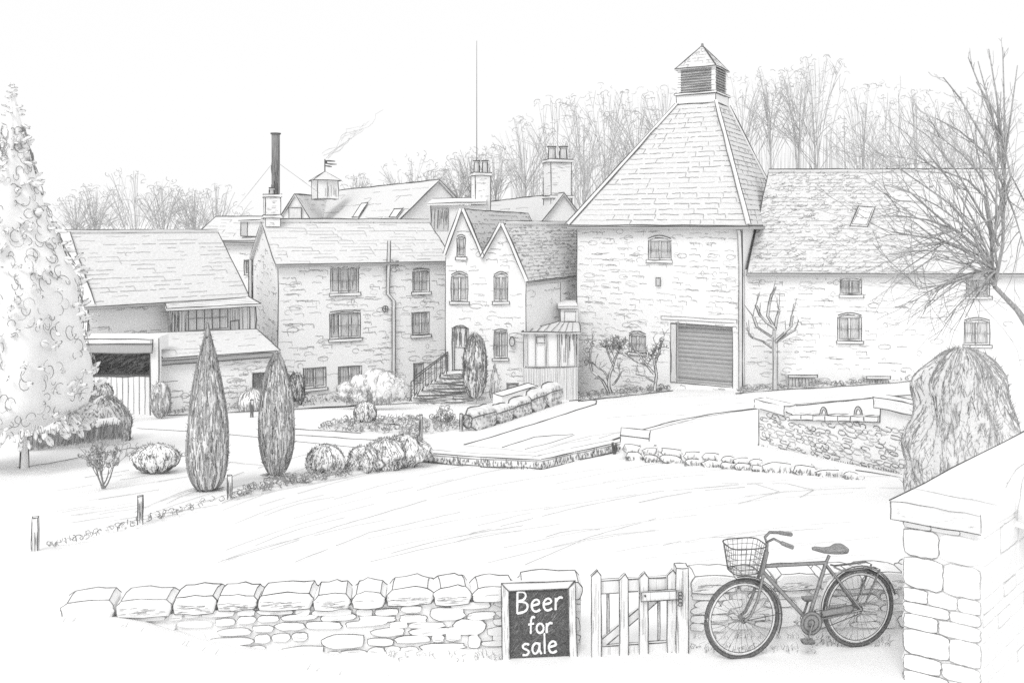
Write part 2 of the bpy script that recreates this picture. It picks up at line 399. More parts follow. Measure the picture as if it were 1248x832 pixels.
def slope(mb, el, er, rr, rl, Y, n=12, m=ROOFM, th=.12, dens=.75, joints=.35, w=.65, dark=G3, edge=1.2, scrib=0, fade=None, seg=(.03, .16)):
    """one roof slope with its courses: eave left, eave right, ridge right, ridge left"""
    el, er, rr, rl = map(Vector, (el, er, rr, rl)); dz_ = Vector((0, 0, th)); NG = 8
    def bl(a, b): return (el + (er - el) * a) * (1 - b) + (rl + (rr - rl) * b) * a + rl * (b - b * a) if False else (el + (er - el) * a) * (1 - b) + (rl + (rr - rl) * a) * b
    gv = [bl(i / NG, j / NG) for j in range(NG + 1) for i in range(NG + 1)]; NV = len(gv); ring_ = [i for i in range(NG + 1)] + [j * (NG + 1) + NG for j in range(1, NG + 1)] + [NG * (NG + 1) + i for i in range(NG - 1, -1, -1)] + [j * (NG + 1) for j in range(NG - 1, 0, -1)]
    fs_ = [(j * (NG + 1) + i, j * (NG + 1) + i + 1, (j + 1) * (NG + 1) + i + 1, (j + 1) * (NG + 1) + i) for j in range(NG) for i in range(NG)]
    mb.mesh(gv + [p - dz_ for p in gv], fs_ + [tuple(NV + k for k in reversed(f)) for f in fs_] + [(ring_[k], NV + ring_[k], NV + ring_[(k + 1) % len(ring_)], ring_[(k + 1) % len(ring_)]) for k in range(len(ring_))], m)
    nrm = (er - el).cross(rl - el).normalized(); nrm = nrm if nrm.z > 0 else -nrm; up = nrm * .012
    def at(s, t): return (el + (er - el) * s) * (1 - t) + (rl + (rr - rl) * s) * t
    px = Y / F; wid = ((er - el).length + (rr - rl).length) / 2
    for i in range(1, n):
        t = i / n; s = U(0, .05)
        while s < .99:
            L = U(*seg); e = min(.995, s + L)
            if rnd() < dens * (fade(s) if fade else 1):
                pts = [at(s + (e - s) * k / 4, t + U(-.08, .08) / n) + up for k in range(5)]
                mb.tube(pts, [RW(Y, w) * U(.6, 1.2) for _ in pts], dark if rnd() < .6 else G4, 3)
                if rnd() < joints: mb.line(at(e, t) + up, at(e + U(-.004, .004), t - .8 / n) + up, RW(Y, w), dark, .4)
            s = e + U(0, .03)
    for k in range(scrib):
        s, t = rnd(), rnd(); a = U(2.6, 3.6); pts = []
        if fade and rnd() > fade(s): continue
        for i in range(4):
            a += U(.5, 1.1); pts.append(at(min(1, max(0, s + math.cos(a) * 3.2 * px / wid)), min(1, max(0, t + math.sin(a) * .016))) + up)
        mb.tube(pts, RW(Y, .6) * U(.6, 1.1), G3 if rnd() < .7 else G2, 3)
    r = RW(Y, edge)
    mb.line(rl + up, rr + up, r, G1, step=18); mb.line(el + up, rl + up, r, G1, step=18); mb.line(er + up, rr + up, r, G1, step=18); mb.line(el + up, er + up, r, G1, step=18)
def ridge_tiles(parent, a, b, Y, n, r=.11, name='ridge'):
    mb = MB(); a, b = Vector(a), Vector(b); up = Vector((0, 0, .05))
    mb.tube([a + up, b + up], r, ROOFM, 8, True)
    for off in (r, -r * .4): mb.line(a + up + Vector((0, -.6 * r, off)), b + up + Vector((0, -.6 * r, off)), RW(Y, 1.1), G1, step=16)
    for k in range(1, n):
        p = a + (b - a) * ((k + U(-.2, .2)) / n) + up; d = (b - a).normalized() * r * .5
        mb.line(p + Vector((0, -r, -r * .7)) , p + d + Vector((0, -r * .3, r)), RW(Y, .9), G2)
    return mb.build(name, parent)
def gutter(parent, a, b, Y, r=.07):
    mb = MB(); mb.tube([a, b], r, STEELG, 6, True); mb.line(Vector(a) + Vector((0, -r, r * .7)), Vector(b) + Vector((0, -r, r * .7)), RW(Y, 1.0), G1, .4); return mb.build('gutter', parent)
def pipe(parent, pts, r, Y, name='downpipe'):
    mb = MB(); mb.tube(pts, r, GLASSL, 6, True)
    for o in (-r, r):
        q = [Vector(p) + Vector((o, -r * .5, 0)) for p in pts]
        for a, b in zip(q[:-1], q[1:]): mb.line(a, b, RW(Y, .9), G1, .4)
    return mb.build(name, parent)
def chimney(parent, px0, px1, ytop, ybot, Y, pots=2, poth=14, rot=0.35, band=True, dep=None):
    cx = X((px0 + px1) / 2, Y); w = (px1 - px0) * Y / F / (abs(math.cos(rot)) + abs(math.sin(rot))) * .5; z0, z1 = Z(ybot, Y), Z(ytop, Y)
    mb = MB(); a = mb.box((cx, Y, (z0 + z1) / 2), (w, w, (z1 - z0) / 2), PAPER, rot); r = RW(Y, 1.1)
    for i in range(4): mb.line(a[i], a[i + 4], r, G1)
    h = 3.5 * Y / F
    for zz in ([z1, z0 + (z1 - z0) * .35] if band else [z1]):
        c = mb.box((cx, Y, zz - h * .5), (w * 1.12, w * 1.12, h * .5), PAPER, rot)
        for i in range(4): mb.line(c[i], c[(i + 1) % 4], r, G1); mb.line(c[i + 4], c[4 + (i + 1) % 4], r, G1)
    for k in range(int((z1 - z0) / (Y / F) * 0.7)):
        z = U(z0, z1 - h); t = U(0, .7); A, B = Vector(a[0]), Vector(a[1])
        if rnd() < .3: A, B = Vector(a[3]), Vector(a[0])
        p = A + (B - A) * t; q = A + (B - A) * min(1, t + U(.1, .4)); p.z = q.z = z; mb.line(p, q, RW(Y, .6), G3)
    ch = mb.build('chimney', parent)
    for k in range(pots):
        x = cx + (k - (pots - 1) / 2) * w * 1.05; pr = w * .34; mb = MB(); zt = z1 + poth * Y / F
        mb.tube([(x, Y, z1 - .02), (x, Y, zt - .1), (x, Y, zt - .1), (x, Y, zt)], [pr, pr * .85, pr * 1.15, pr * 1.15], GLASSL, 8, True)
        for sgn in (-1, 1): mb.line((x + sgn * pr, Y - .05, z1), (x + sgn * pr * .9, Y - .05, zt), r, G1)
        mb.tube([(x + pr * 1.17 * math.cos(a), Y + pr * 1.17 * math.sin(a), zt) for a in np.linspace(0, 6.283, 13)], r * 1.3, G1)
        mb.build('chimney_pot', ch)
    return ch
def vline(mb, fc, s, z0, z1, w=1.2, m=G1): mb.line(fc.W((s, z0), .004), fc.W((s, z1), .004), RW(fc.Y, w), m, step=16)
def side(mb, A, B, z0, z1, m=PAPER): mb.poly([(A.x, A.y, z0), (B.x, B.y, z0), (B.x, B.y, z1), (A.x, A.y, z1)], m)
def V2(x, y): return Vector((x, y, 0))
def VZ(v, z): return Vector((v.x, v.y, z))

# ================================================================== KILN (malt kiln with pyramid roof)
th = math.radians(29); FR = V2(X(905, 42), 42); u = V2(math.cos(th), -math.sin(th)); FL = FR - u * 8.63; bk = V2(math.sin(th), math.cos(th)); BR, BL = FR + bk * 8.2, FL + bk * 8.2
kf = Fac(FL, FR, 43); EZ = 3.62
K = thing('kiln_tower', 'square stone malt kiln with steep pyramid roof and louvred lantern on top', 'kiln', (FL.x + 3.8, 43.5, -5))
zb = -6.2
holes = [window(K, kf, 790, 289, 818, 317, 2, .16), window(K, kf, 767, 405, 787, 430, 2, .12)]
s0, z1 = kf.px(818, 394); s1, z0 = kf.px(893, 472); holes.append([(s0, z0), (s1, z0), (s1, z1), (s0, z1)])
mb = MB(); wall_face(mb, kf, [(0, zb), (kf.w, zb), (kf.w, EZ), (0, EZ)], holes, dens=1.25, reveal=.35)
side(mb, FR, BR, zb, EZ); side(mb, BR, BL, zb, EZ); side(mb, BL, FL, zb, EZ)
for c in (FL, FR): mb.line(VZ(c, -5), VZ(c, EZ), RW(43, 1.3), G1, step=18)
mb.build('wall', K)
# shutter
mb = MB(); d = -.3; N = 14
for k in range(N):
    a, b = z0 + (z1 - z0) * k / N, z0 + (z1 - z0) * (k + 1) / N
    mb.poly([kf.W((s0, a), d), kf.W((s1, a), d), kf.W((s1, (a + b) / 2), d + .03), kf.W((s0, (a + b) / 2), d + .03)], SHUT)
    mb.poly([kf.W((s0, (a + b) / 2), d + .03), kf.W((s1, (a + b) / 2), d + .03), kf.W((s1, b), d), kf.W((s0, b), d)], SHUT)
    mb.line(kf.W((s0, a), d + .01), kf.W((s1, a), d + .01), RW(42, .7 if k not in (1, 6) else 1.1), G3 if k < 5 and k != 1 else G2, .4)
mb.build('roller_shutter', K)
mb = MB(); la, lz = kf.px(806, 385); lb, lz2 = kf.px(898, 393.5)
a = [kf.W((la, lz2), .03), kf.W((lb, lz2), .03), kf.W((lb, lz2), -.05), kf.W((la, lz2), -.05), kf.W((la, lz), .03), kf.W((lb, lz), .03), kf.W((lb, lz), -.05), kf.W((la, lz), -.05)]
mb.hexa(a, PAPER); mb.loop([a[0], a[1], a[5], a[4]], RW(42, .9), G2); mb.build('lintel', K)
mb = MB(); jz = z0
for sa, sb in ((s0 - .02, s0 + .28),):
    mb.hexa([kf.W((sa, jz), .02), kf.W((sb, jz), .02), kf.W((sb, jz), -.28), kf.W((sa, jz), -.28), kf.W((sa, z1), .02), kf.W((sb, z1), .02), kf.W((sb, z1), -.28), kf.W((sa, z1), -.28)], GLASSL)
    mb.loop([kf.W((sa, jz), .03), kf.W((sb, jz), .03), kf.W((sb, z1), .03), kf.W((sa, z1), .03)], RW(42, 1.1), G1)
mb.build('door_jamb', K)
mb = MB(); q = kf.px(803, 343); mb.box(kf.W(q, .05), (.1, .06, .2), GLASS, -th); mb.loop([kf.W((q[0] + a, q[1] + b), .13) for a, b in ((-.12, -.2), (.12, -.2), (.12, .2), (-.12, .2))], RW(43, 1), G1); mb.build('wall_vent', K)
# pyramid roof
TC = V2(X(856, 47), 47); TZ = Z(129, 47); lr = math.radians(31); lu = V2(math.cos(lr), -math.sin(lr)); lv = V2(math.sin(lr), math.cos(lr)); hw = .98
def top(h, z, sx, sy): return VZ(TC + lu * (sx * h) + lv * (sy * h), z)
o = .35
eFL, eFR, eBR, eBL = (VZ(FL - u * o - bk * o, EZ), VZ(FR + u * o - bk * o, EZ), VZ(BR + u * o + bk * o, EZ), VZ(BL - u * o + bk * o, EZ))
tFL, tFR, tBR, tBL = top(1.06, TZ, -1, -1), top(1.06, TZ, 1, -1), top(1.06, TZ, 1, 1), top(1.06, TZ, -1, 1)
mb = MB()
slope(mb, eFL, eFR, tFR, tFL, 44, 24, dens=1.0, joints=.38, w=.6, th=.1, dark=G2, seg=(.05, .18)); slope(mb, eFR, eBR, tBR, tFR, 45, 25, dens=1.0, joints=.3, w=.66, th=.1, dark=G2)
slope(mb, eBR, eBL, tBL, tBR, 50, 6, dens=.3, th=.1); slope(mb, eBL, eFL, tFL, tBL, 46, 10, dens=.5, th=.1)
mb.build('roof', K)
mb = MB()
for a, b in ((eFL, tFL), (eFR, tFR), (eBR, tBR)):
    up = Vector((0, -.03, .06)); mb.tube([a + up, b + up], .1, PAPER, 6, True)
    for dx in (-.15, .13): mb.line(a + up + Vector((dx, -.06, 0)), b + up + Vector((dx * .6, -.06, 0)), RW(44, 1.2), G1, step=20)
mb.build('hip_tiles', K)
gutter(K, eFL + Vector((0, -.06, -.12)), eFR + Vector((0, -.06, -.12)), 43, .08)
gutter(K, eFR + Vector((.06, 0, -.12)), eBR + Vector((.06, 0, -.12)), 43, .08)
q = kf.px(903, 290)[0]
pipe(K, [kf.W((q - .05, EZ - .2), .3), kf.W((q - .05, EZ - .45), .12), kf.W((q, 1.7), .12), kf.W((q, -4.2), .12)], .09, 42)
# lantern
L0, L1, L2 = TZ - .05, Z(118, 47), Z(86, 47)
mb = MB()
def ring_box(mb, h, za, zb_, m, w=1.2):
    cs = [(-1, -1), (1, -1), (1, 1), (-1, 1)]; a = [top(h, za, *c) for c in cs] + [top(h, zb_, *c) for c in cs]; mb.hexa(a, m)
    for i in range(4): mb.line(a[i], a[(i + 1) % 4], RW(47, w), G1); mb.line(a[i + 4], a[4 + (i + 1) % 4], RW(47, w), G1); mb.line(a[i], a[i + 4], RW(47, w), G1)
ring_box(mb, 1.06, L0, L1, PAPER); ring_box(mb, 1.14, L1, L1 + .1, PAPER, .8)
ln = mb.build('lantern', K)
mb = MB(); ring_box(mb, .9, L1 + .1, L2, mat('louvre_shade', .58, .2, 9.0))
for cx_, cy_ in ((-1, -1), (1, -1), (1, 1), (-1, 1)): mb.box(top(.92, (L1 + L2) / 2 + .05, cx_, cy_), (.09, .09, (L2 - L1) / 2 - .05), PAPER, -lr)
N = 9
for k in range(N):
    z = L1 + .16 + (L2 - L1 - .2) * k / N; zz = z + (L2 - L1) / N * .55
    for A, B in (((-1, -1), (1, -1)), ((1, -1), (1, 1)), ((1, 1), (-1, 1)), ((-1, 1), (-1, -1))):
        mb.poly([top(1.0, z, *A), top(1.0, z, *B), top(.9, zz, *B), top(.9, zz, *A)], WOOD)
        mb.line(top(1.0, z, *A), top(1.0, z, *B), RW(47, .9), G1, .3)
mb.build('louvres', ln)
mb = MB(); AP = VZ(TC, Z(56, 47)); h = 1.12
cs = [top(h, L2, *c) for c in ((-1, -1), (1, -1), (1, 1), (-1, 1))]
for i in range(4): slope(mb, cs[i], cs[(i + 1) % 4], AP + Vector((.001, 0, 0)), AP, 47, 7, th=.06, dens=.7, joints=.3)
mb.tube([AP - Vector((0, 0, .1)), AP + Vector((0, 0, .12))], [.1, .06], G2, 6, True)
mb.build('lantern_roof', ln)

# ================================================================== RIGHT WING
WA = FR + bk * .35 + u * .02; WB = V2(X(1290, 41.6), 41.6); wf = Fac(WA, WB, 42)
WG = thing('stone_wing', 'long two storey stone wing with slate roof and skylight right of the kiln', 'building', (16, 42.5, -4))
EW, RWZ = 1.5, 6.4
holes = [window(WG, wf, 1024, 338, 1050, 359, 2, .13), window(WG, wf, 1021, 383, 1050, 415, 2, .13), window(WG, wf, 1178, 338, 1206, 361, 2, .13, glass=GLASSL), window(WG, wf, 1175, 389, 1206, 420, 2, .13, glass=GLASSL)]
smax = wf.px(1090, 400)[0]
mb = MB(); wall_face(mb, wf, [(0, zb), (wf.w, zb), (wf.w, EW), (0, EW)], holes, dens=1.0, fade=lambda s, z: 1.0 if s < smax - 2 else max(.05, 1 - (s - smax + 2) / 4))
wbk = V2(wf.u.y * -1, wf.u.x); wbk = wbk if wbk.y > 0 else -wbk
# ridge line and back wall
rl_ = VZ(WA + bk * 4.8, RWZ); rr_ = VZ(WB + wbk * 4.5, RWZ); bl_, br_ = WA + bk * 9.4, WB + wbk * 9.2
side(mb, bl_, br_, zb, EW); mb.poly([VZ(WB, zb), VZ(br_, zb), VZ(br_, EW), rr_, VZ(WB, EW)], PAPER)
mb.poly([VZ(WA, zb), VZ(bl_, zb), VZ(bl_, EW), rl_, VZ(WA, EW)], PAPER)
mb.build('wall', WG)
mb = MB(); of = Vector((0, -.25, -.25))
slope(mb, VZ(WA, EW) + of, VZ(WB, EW) + of, rr_, rl_, 43, 26, ROOFD, dens=.9, joints=.35, w=.7, scrib=1500, fade=lambda q: 1 if q < .36 else max(.15, 1 - (q - .36) * 4)); slope(mb, VZ(bl_, EW), VZ(br_, EW), rr_, rl_, 50, 6, ROOFD, dens=.3)
mb.build('roof', WG)
ridge_tiles(WG, rl_, rr_, 46, 18)
gutter(WG, VZ(WA, EW - .2) + Vector((0, -.33, 0)), VZ(WB, EW - .2) + Vector((0, -.33, 0)), 42, .08)
# skylight in the roof plane
mb = MB(); el, er = VZ(WA, EW) + of, VZ(WB, EW) + of
def rp(px, py):
    nrm = (er - el).cross(rl_ - el); dr = Vector(((px - CX) / F, 1, (HY - py) / F)); t = (el - Vector((0, 0, CZ))).dot(nrm) / dr.dot(nrm); return dr * t + Vector((0, 0, CZ))
q = [rp(1035, 277), rp(1057, 278), rp(1066, 254), rp(1046, 253)]; up = Vector((0, -.06, .06))
mb.slab([p + up * .8 for p in q], .1, WOOD); sk = None
mb.loop([p + up * 1.1 for p in q], RW(44, 1.4), G1); sk = mb.build('skylight', WG)
mb = MB(); c = sum(q, Vector()) / 4; qi = [c + (p - c) * .78 + up * 1.1 for p in q]; mb.poly(qi, PAPER); mb.loop(qi, RW(44, .8), G2); mb.build('pane', sk)
for x0, y0, x1, y1 in ((958, 457, 990, 471), (1052, 459, 1078, 468)):
    s0, z1 = wf.px(x0, y0); s1, z0 = wf.px(x1, y1); mb = MB()
    mb.hexa([wf.W((s0, z0 - .5), .5), wf.W((s1, z0 - .5), .5), wf.W((s1, z0 - .5), -.05), wf.W((s0, z0 - .5), -.05), wf.W((s0, z1), .5), wf.W((s1, z1), .5), wf.W((s1, z1), -.05), wf.W((s0, z1), -.05)], GLASSL)
    for k in range(9):
        s = s0 + (s1 - s0) * k / 8; mb.line(wf.W((s, z0 - .3), .52), wf.W((s, z1 - .08), .52), RW(42, .9), G1)
    e = .06; mb.hexa([wf.W((s0 - e, z1 + .01), .58), wf.W((s1 + e, z1 + .01), .58), wf.W((s1 + e, z1 + .01), -.05), wf.W((s0 - e, z1 + .01), -.05), wf.W((s0 - e, z1 + .12), .58), wf.W((s1 + e, z1 + .12), .58), wf.W((s1 + e, z1 + .12), -.05), wf.W((s0 - e, z1 + .12), -.05)], PAPER)
    mb.loop([wf.W((s0 - e, z1), .6), wf.W((s1 + e, z1), .6), wf.W((s1 + e, z1 + .12), .6), wf.W((s0 - e, z1 + .12), .6)], RW(42, 1.2), G1); mb.build('cellar_hatch', WG)

# ================================================================== STONE HOUSE
th = math.radians(26); HA = V2(X(339, 42), 42); hu = V2(math.cos(th), math.sin(th)); HB = HA + hu * 8.9; hb = V2(-math.sin(th), math.cos(th)); D = 6.8
hf = Fac(HA, HB, 43.5); EH, RH = 1.85, 3.78
H = thing('stone_house', 'three storey stone house with long slate roof between lean-to and twin gables', 'house', (-7, 44, -5))
holes = [window(H, hf, 403, 326, 437, 356, 3, .06), window(H, hf, 402, 381, 439, 411, 3, .06), window(H, hf, 503, 330, 523, 355, 2, .05), window(H, hf, 502, 381, 523, 407, 2, .0),
         window(H, hf, 370, 449, 397, 471, 2, .0), window(H, hf, 412, 447, 441, 470, 2, .0), window(H, hf, 504, 443, 516, 466, 1, 0, False, 0)]
mb = MB(); wall_face(mb, hf, [(0, zb), (hf.w, zb), (hf.w, EH), (0, EH)], holes, dens=1.25)
HBL, HBR = HA + hb * D, HB + hb * D; lf = Fac(HBL, HA, 44)
wall_face(mb, lf, [(0, zb), (lf.w, zb), (lf.w, EH), (lf.w / 2, RH), (0, EH)], [], dens=.5)
side(mb, HBL, HBR, zb, EH); mb.poly([VZ(HB, zb), VZ(HBR, zb), VZ(HBR, EH), VZ(HB + hb * D / 2, RH), VZ(HB, EH)], PAPER)
vline(mb, hf, 0, -5, EH, 1.0); mb.line(VZ(HBL, -5), VZ(HBL, EH), RW(45, 1.5), G1)
mb.build('wall', H)
mb = MB(); of = -hb * .22 + Vector((0, 0, -.12)); ol = -hu * .18; rL, rR = VZ(HA + hb * D / 2, RH) + ol, VZ(HB + hb * D / 2, RH)
slope(mb, VZ(HA, EH) + of + ol, VZ(HB, EH) + of, rR, rL, 43.5, 13, dens=.55, joints=.7, w=.7, m=ROOFM)
slope(mb, VZ(HBL, EH) - of * 1.0 + Vector((0, 0, -.24)) + ol, VZ(HBR, EH), rR, rL, 46, 5, dens=.3)
mb.build('roof', H)
ridge_tiles(H, rL, rR, 45, 14, .13)
gutter(H, VZ(HA, EH - .12) - hb * .3 + ol, VZ(HB, EH - .12) - hb * .3, 43, .07)
q = hf.px(472, 330)[0]; q2 = hf.px(479, 370)[0]
pipe(H, [hf.W((q, EH + 1.0), .3), hf.W((q, .4), .12), hf.W((q, .2), .12), hf.W((q2, -.15), .12), hf.W((q2, -5), .12)], .085, 43.5)
pipe(H, [hf.W((q, EH - .25), .25), hf.W((q + .45, EH - .25), .2), hf.W((q + .45, EH + .02), .2)], .06, 43.5, 'overflow_pipe')
pipe(H, [VZ(HBL, EH) + Vector((-.1, -.1, -.1)), VZ(HBL, -5) + Vector((-.1, -.1, 0))], .09, 46)
mb = MB(); qc = hf.px(469, 376); mb.tube([hf.W(qc, 0), hf.W(qc, .08)], .15, GLASSL, 10, True); mb.tube([hf.W((qc[0] + .15 * math.cos(a), qc[1] + .15 * math.sin(a)), .08) for a in np.linspace(0, 6.283, 11)], RW(43, 1.1), G1)
mb.line(hf.W((qc[0] - .12, qc[1]), .09), hf.W((qc[0] + .12, qc[1]), .09), RW(43, 1), G1); mb.line(hf.W((qc[0], qc[1] - .12), .09), hf.W((qc[0], qc[1] + .12), .09), RW(43, 1), G1); mb.build('wall_plate', H)
chimney(H, 320, 343, 237, 276, 45.0, 1, 8, .4)

# ================================================================== TWIN-GABLED HOUSE
GY = 43.2; GA, GB = V2(X(543, GY), GY), V2(X(641, GY), GY); gf = Fac(GA, GB, GY)
T = thing('gabled_house', 'stone house front with two steep gables joined to the kiln', 'house', (-.8, 44, -5))
E1, A1, Vv, A2, E2 = gf.px(543, 310), gf.px(563, 255), gf.px(588, 314), gf.px(611, 273), gf.px(641, 343)
holes = [window(T, gf, 557, 288, 567, 313, 1, .1, True, 1), window(T, gf, 550, 333, 570, 367, 2, .16), window(T, gf, 602, 333, 619, 367, 2, .16), window(T, gf, 602, 403, 618, 436, 2, .08)]
s0, z1 = gf.px(551, 396); s1, z0 = gf.px(571, 451); dh = seg_arch(s0, s1, z0, z1, .16); holes.append(dh)
s2, z3 = gf.px(618, 467); s3, z2 = gf.px(632, 483); hh = seg_arch(s2, s3, z2, z3, 0); holes.append(hh)
mb = MB(); wall_face(mb, gf, [(0, zb), (gf.w, zb), E2, A2, Vv, A1, E1], holes, dens=.95)
GR = V2(X(704, 48), 48); rf = Fac(GB, GR, 46); ez2 = E2[1]
wall_face(mb, rf, [(0, zb), (rf.w, zb), (rf.w, ez2), (0, ez2)], [], dens=.6)
gbk = (GR - GB).normalized(); GRb, GAb = GB + gbk * 9, GA + gbk * 9
side(mb, GA, GAb, zb, E1[1]); side(mb, GAb, GRb, zb, .9)
vline(mb, gf, 0, -5, E1[1], 1.1); vline(mb, gf, gf.w, -5, E2[1], 1.2)
qq = rf.px(683, 400)[0]; mb.line(rf.W((qq, ez2), .01), rf.W((qq, -2), .01), RW(46, .9), G2)
mb.build('wall', T)
mb = MB(); bkv = VZ(gbk, 0) * 9.5
w3 = lambda q: gf.W(q, .12)
a1, vv, a2, e2, e1 = w3(A1), w3(Vv), w3(A2), w3(E2), w3(E1)
b1 = V2(1.05, 57.5); B1e = VZ(b1, a1.z)
slope(mb, vv + Vector((0, 0, .0)), vv + (B1e - a1), B1e, a1, 46, 10, dens=.75, joints=.5, w=.6, m=ROOFD, scrib=120)
slope(mb, e1, e1 + (B1e - a1), B1e, a1, 46, 6, dens=.3)
a2e = VZ(V2(X(706, 49), 49), a2.z)
slope(mb, e2, VZ(GR + (GR - GB).normalized() * .3, e2.z), a2e, a2, 45, 16, dens=.9, joints=.45, w=.62, m=ROOFM, scrib=330)
slope(mb, vv, vv + (a2e - a2), a2e, a2, 46, 8, dens=.5, w=.6)
mb.build('roof', T)
mb = MB()
for ci, (p, q) in enumerate(((e1, a1), (a1, vv), (vv, a2), (a2, e2))):        # raised copings along the gables
    p = p + Vector((0, -.006 * ci, .003 * ci)); q = q + Vector((0, -.006 * ci, .003 * ci)); d = (q - p).normalized(); n_ = Vector((-d.z, 0, d.x)); n_ = n_ if n_.z > 0 else -n_; t = .13; f1 = Vector((0, -.1, 0)); f2 = Vector((0, .28, 0))
    a = [p + f1 - n_ * .03, q + f1 - n_ * .03, q + f2 - n_ * .03, p + f2 - n_ * .03, p + f1 + n_ * t, q + f1 + n_ * t, q + f2 + n_ * t, p + f2 + n_ * t]
    mb.hexa(a, PAPER)
    for i, j in ((0, 1), (4, 5), (7, 6)): mb.line(a[i], a[j], RW(GY, 1.3), G1, step=18)
mb.build('gable_coping', T)
gutter(T, e2 + Vector((.1, -.05, -.12)), VZ(GR, e2.z - .12) + Vector((.1, -.1, 0)), 45, .08)
ridge_tiles(T, a2 + Vector((.2, .3, 0)), a2e, 46, 7, .1)
# door
mb = MB(); mb.poly([gf.W(q, -.14) for q in dh], WOOD); zm = z0 + (z1 - z0) * .5
for k in range(26):
    s = U(s0 + .05, s1 - .05); a = U(zm, z1 - .4); mb.line(gf.W((s, a), -.13), gf.W((s, min(z1 - .1, a + U(.3, .9))), -.13), RW(GY, .7), G2 if rnd() < .6 else G1)
mb.loop([gf.W(q, -.12) for q in ((s0 + .12, z0), (s1 - .12, z0), (s1 - .12, z1 - .15), (s0 + .12, z1 - .15))], RW(GY, 1), G1); mb.line(gf.W((s0 + .1, zm), -.12), gf.W((s1 - .1, zm), -.12), RW(GY, .9), G2)
dr = mb.build('door', T)
mb = MB(); mb.box(gf.W((s1 - .2, zm - .05), -.1), (.03, .04, .05), G1); mb.build('handle', dr)
mb = MB(); mb.poly([gf.W(q, -.1) for q in hh], GLASSL); mb.loop([gf.W((a, b), -.08) for a, b in ((s2 + .08, z2), (s3 - .08, z2), (s3 - .08, z3 - .08), (s2 + .08, z3 - .08))], RW(GY, .9), G2); mb.build('cellar_door', T)
mb = MB(); q = gf.px(624, 414); mb.box(gf.W((q[0], q[1] + .1), .1), (.09, .1, .1), GLASS); mb.box(gf.W((q[0], q[1] - .12), .12), (.12, .12, .12), GLASS); mb.tube([gf.W((q[0] + .13 * math.cos(a), q[1] - .05 + .24 * math.sin(a)), .24) for a in np.linspace(0, 6.283, 12)], RW(GY, 1), G1); mb.build('wall_lamp', T)

# entrance steps (thing)
ST = thing('entrance_steps', 'flight of stone steps with iron handrails up to the gabled house door', 'steps', gf.W((s0, gz(GA.x, GY)), 1))
zt = gf.px(560, 452)[1]; zg = gz(X(520, 41.5), 41.5); N = 9; mb = MB(); d0, d1 = .02, 1.0
sa, sb = gf.px(570, 455)[0], gf.px(503, 487)[0]; r = RW(42, 1.25)
for k in range(N):
    zl_, zh_ = zt + (zg - zt) * (k + 1) / N, zt + (zg - zt) * k / N; sl_ = sa + (sb - sa) * (.34 + .66 * (k + 1) / N); dd = d1 + .085 * k
    a = [gf.W((sl_, zl_ - (.5 if k == N - 1 else 0)), dd), gf.W((sa + .35, zl_ - (.5 if k == N - 1 else 0)), dd), gf.W((sa + .35, zl_ - (.5 if k == N - 1 else 0)), d0), gf.W((sl_, zl_ - (.5 if k == N - 1 else 0)), d0)]
    b = [VZ(p, zh_) for p in a]; mb.hexa(a + b, PAPER)
    f_ = Vector((0, -.006, 0)); mb.line(b[0] + f_, b[1] + f_, r, G1, 1.2); mb.line(b[0], b[3], r, G1); mb.line(b[0] + f_ - Vector((0, 0, .06)), b[1] + f_ - Vector((0, 0, .06)), r * .7, G2)
    for i in range(26):
        x = rnd(); p = b[0] + (b[1] - b[0]) * x + f_; mb.line(p - Vector((0, 0, U(.02, .1))), p + Vector((U(.05, .3), 0, -U(.08, .2))), r * .55, G2 if rnd() < .5 else G3)
mb.build('treads', ST)
for d, dd in ((d1 - .1, d1 + .6), (d0 + .1, d0 + .1)):
    mb = MB(); p0 = gf.W((sa + (sb - sa) * .36, zt), d); p1 = gf.W((sb + .1, zg + .1), dd); up = Vector((0, 0, .95)); r = .028
    mb.tube([p0 + up + (p0 - p1).normalized() * .0, p1 + up], r, G1, 5, True); mb.tube([p0 + up * .55, p1 + up * .55], r * .7, G2, 4, True)
    for k in range(7): q = p0 + (p1 - p0) * k / 6; mb.tube([q - Vector((0, 0, .15)), q + up], r * (1 if k in (0, 6) else .7), G1, 4, True)
    mb.build('handrail', ST)

# conservatory (thing) and roof terrace box
CY = 42.6; cA, cB = V2(X(639, CY), CY), V2(X(704, CY + .3), CY + .3); cf = Fac(cA, cB, CY)
CN = thing('glazed_porch', 'lean-to glazed porch with boarded base between the gables and the kiln', 'porch', (2, 42.8, -5))
ztop = cf.px(670, 405)[1]; zmid = cf.px(670, 447)[1]; zlow = -5.3
mb = MB(); mb.poly([cf.W((0, zlow)), cf.W((cf.w, zlow)), cf.W((cf.w, zmid)), cf.W((0, zmid))], WOOD); mb.poly([cf.W((0, zlow)), cf.W((0, zmid)), cf.W((0, zmid), -2.5), cf.W((0, zlow), -2.5)], WOOD)
for k in range(34): s = cf.w * (k + U(.2, .8)) / 34; mb.line(cf.W((s, zlow + .5), .005), cf.W((s, zmid - U(0, .1)), .005), RW(CY, .6), G3)
mb.line(cf.W((0, zmid), .01), cf.W((cf.w, zmid), .01), RW(CY, 1.3), G1); mb.build('boarded_base', CN)
mb = MB(); mb.poly([cf.W((0, zmid), -.04), cf.W((cf.w, zmid), -.04), cf.W((cf.w, ztop), -.04), cf.W((0, ztop), -.04)], PAPER)
sx = cf.px(683, 420)[0]
for k in range(30): s = U(sx, cf.w); a = U(zmid, ztop - .3); mb.line(cf.W((s, a), -.03), cf.W((s, min(ztop, a + U(.3, 1.2))), -.03), RW(CY, .8), G2)
gl = mb.build('glazing', CN)
mb = MB()
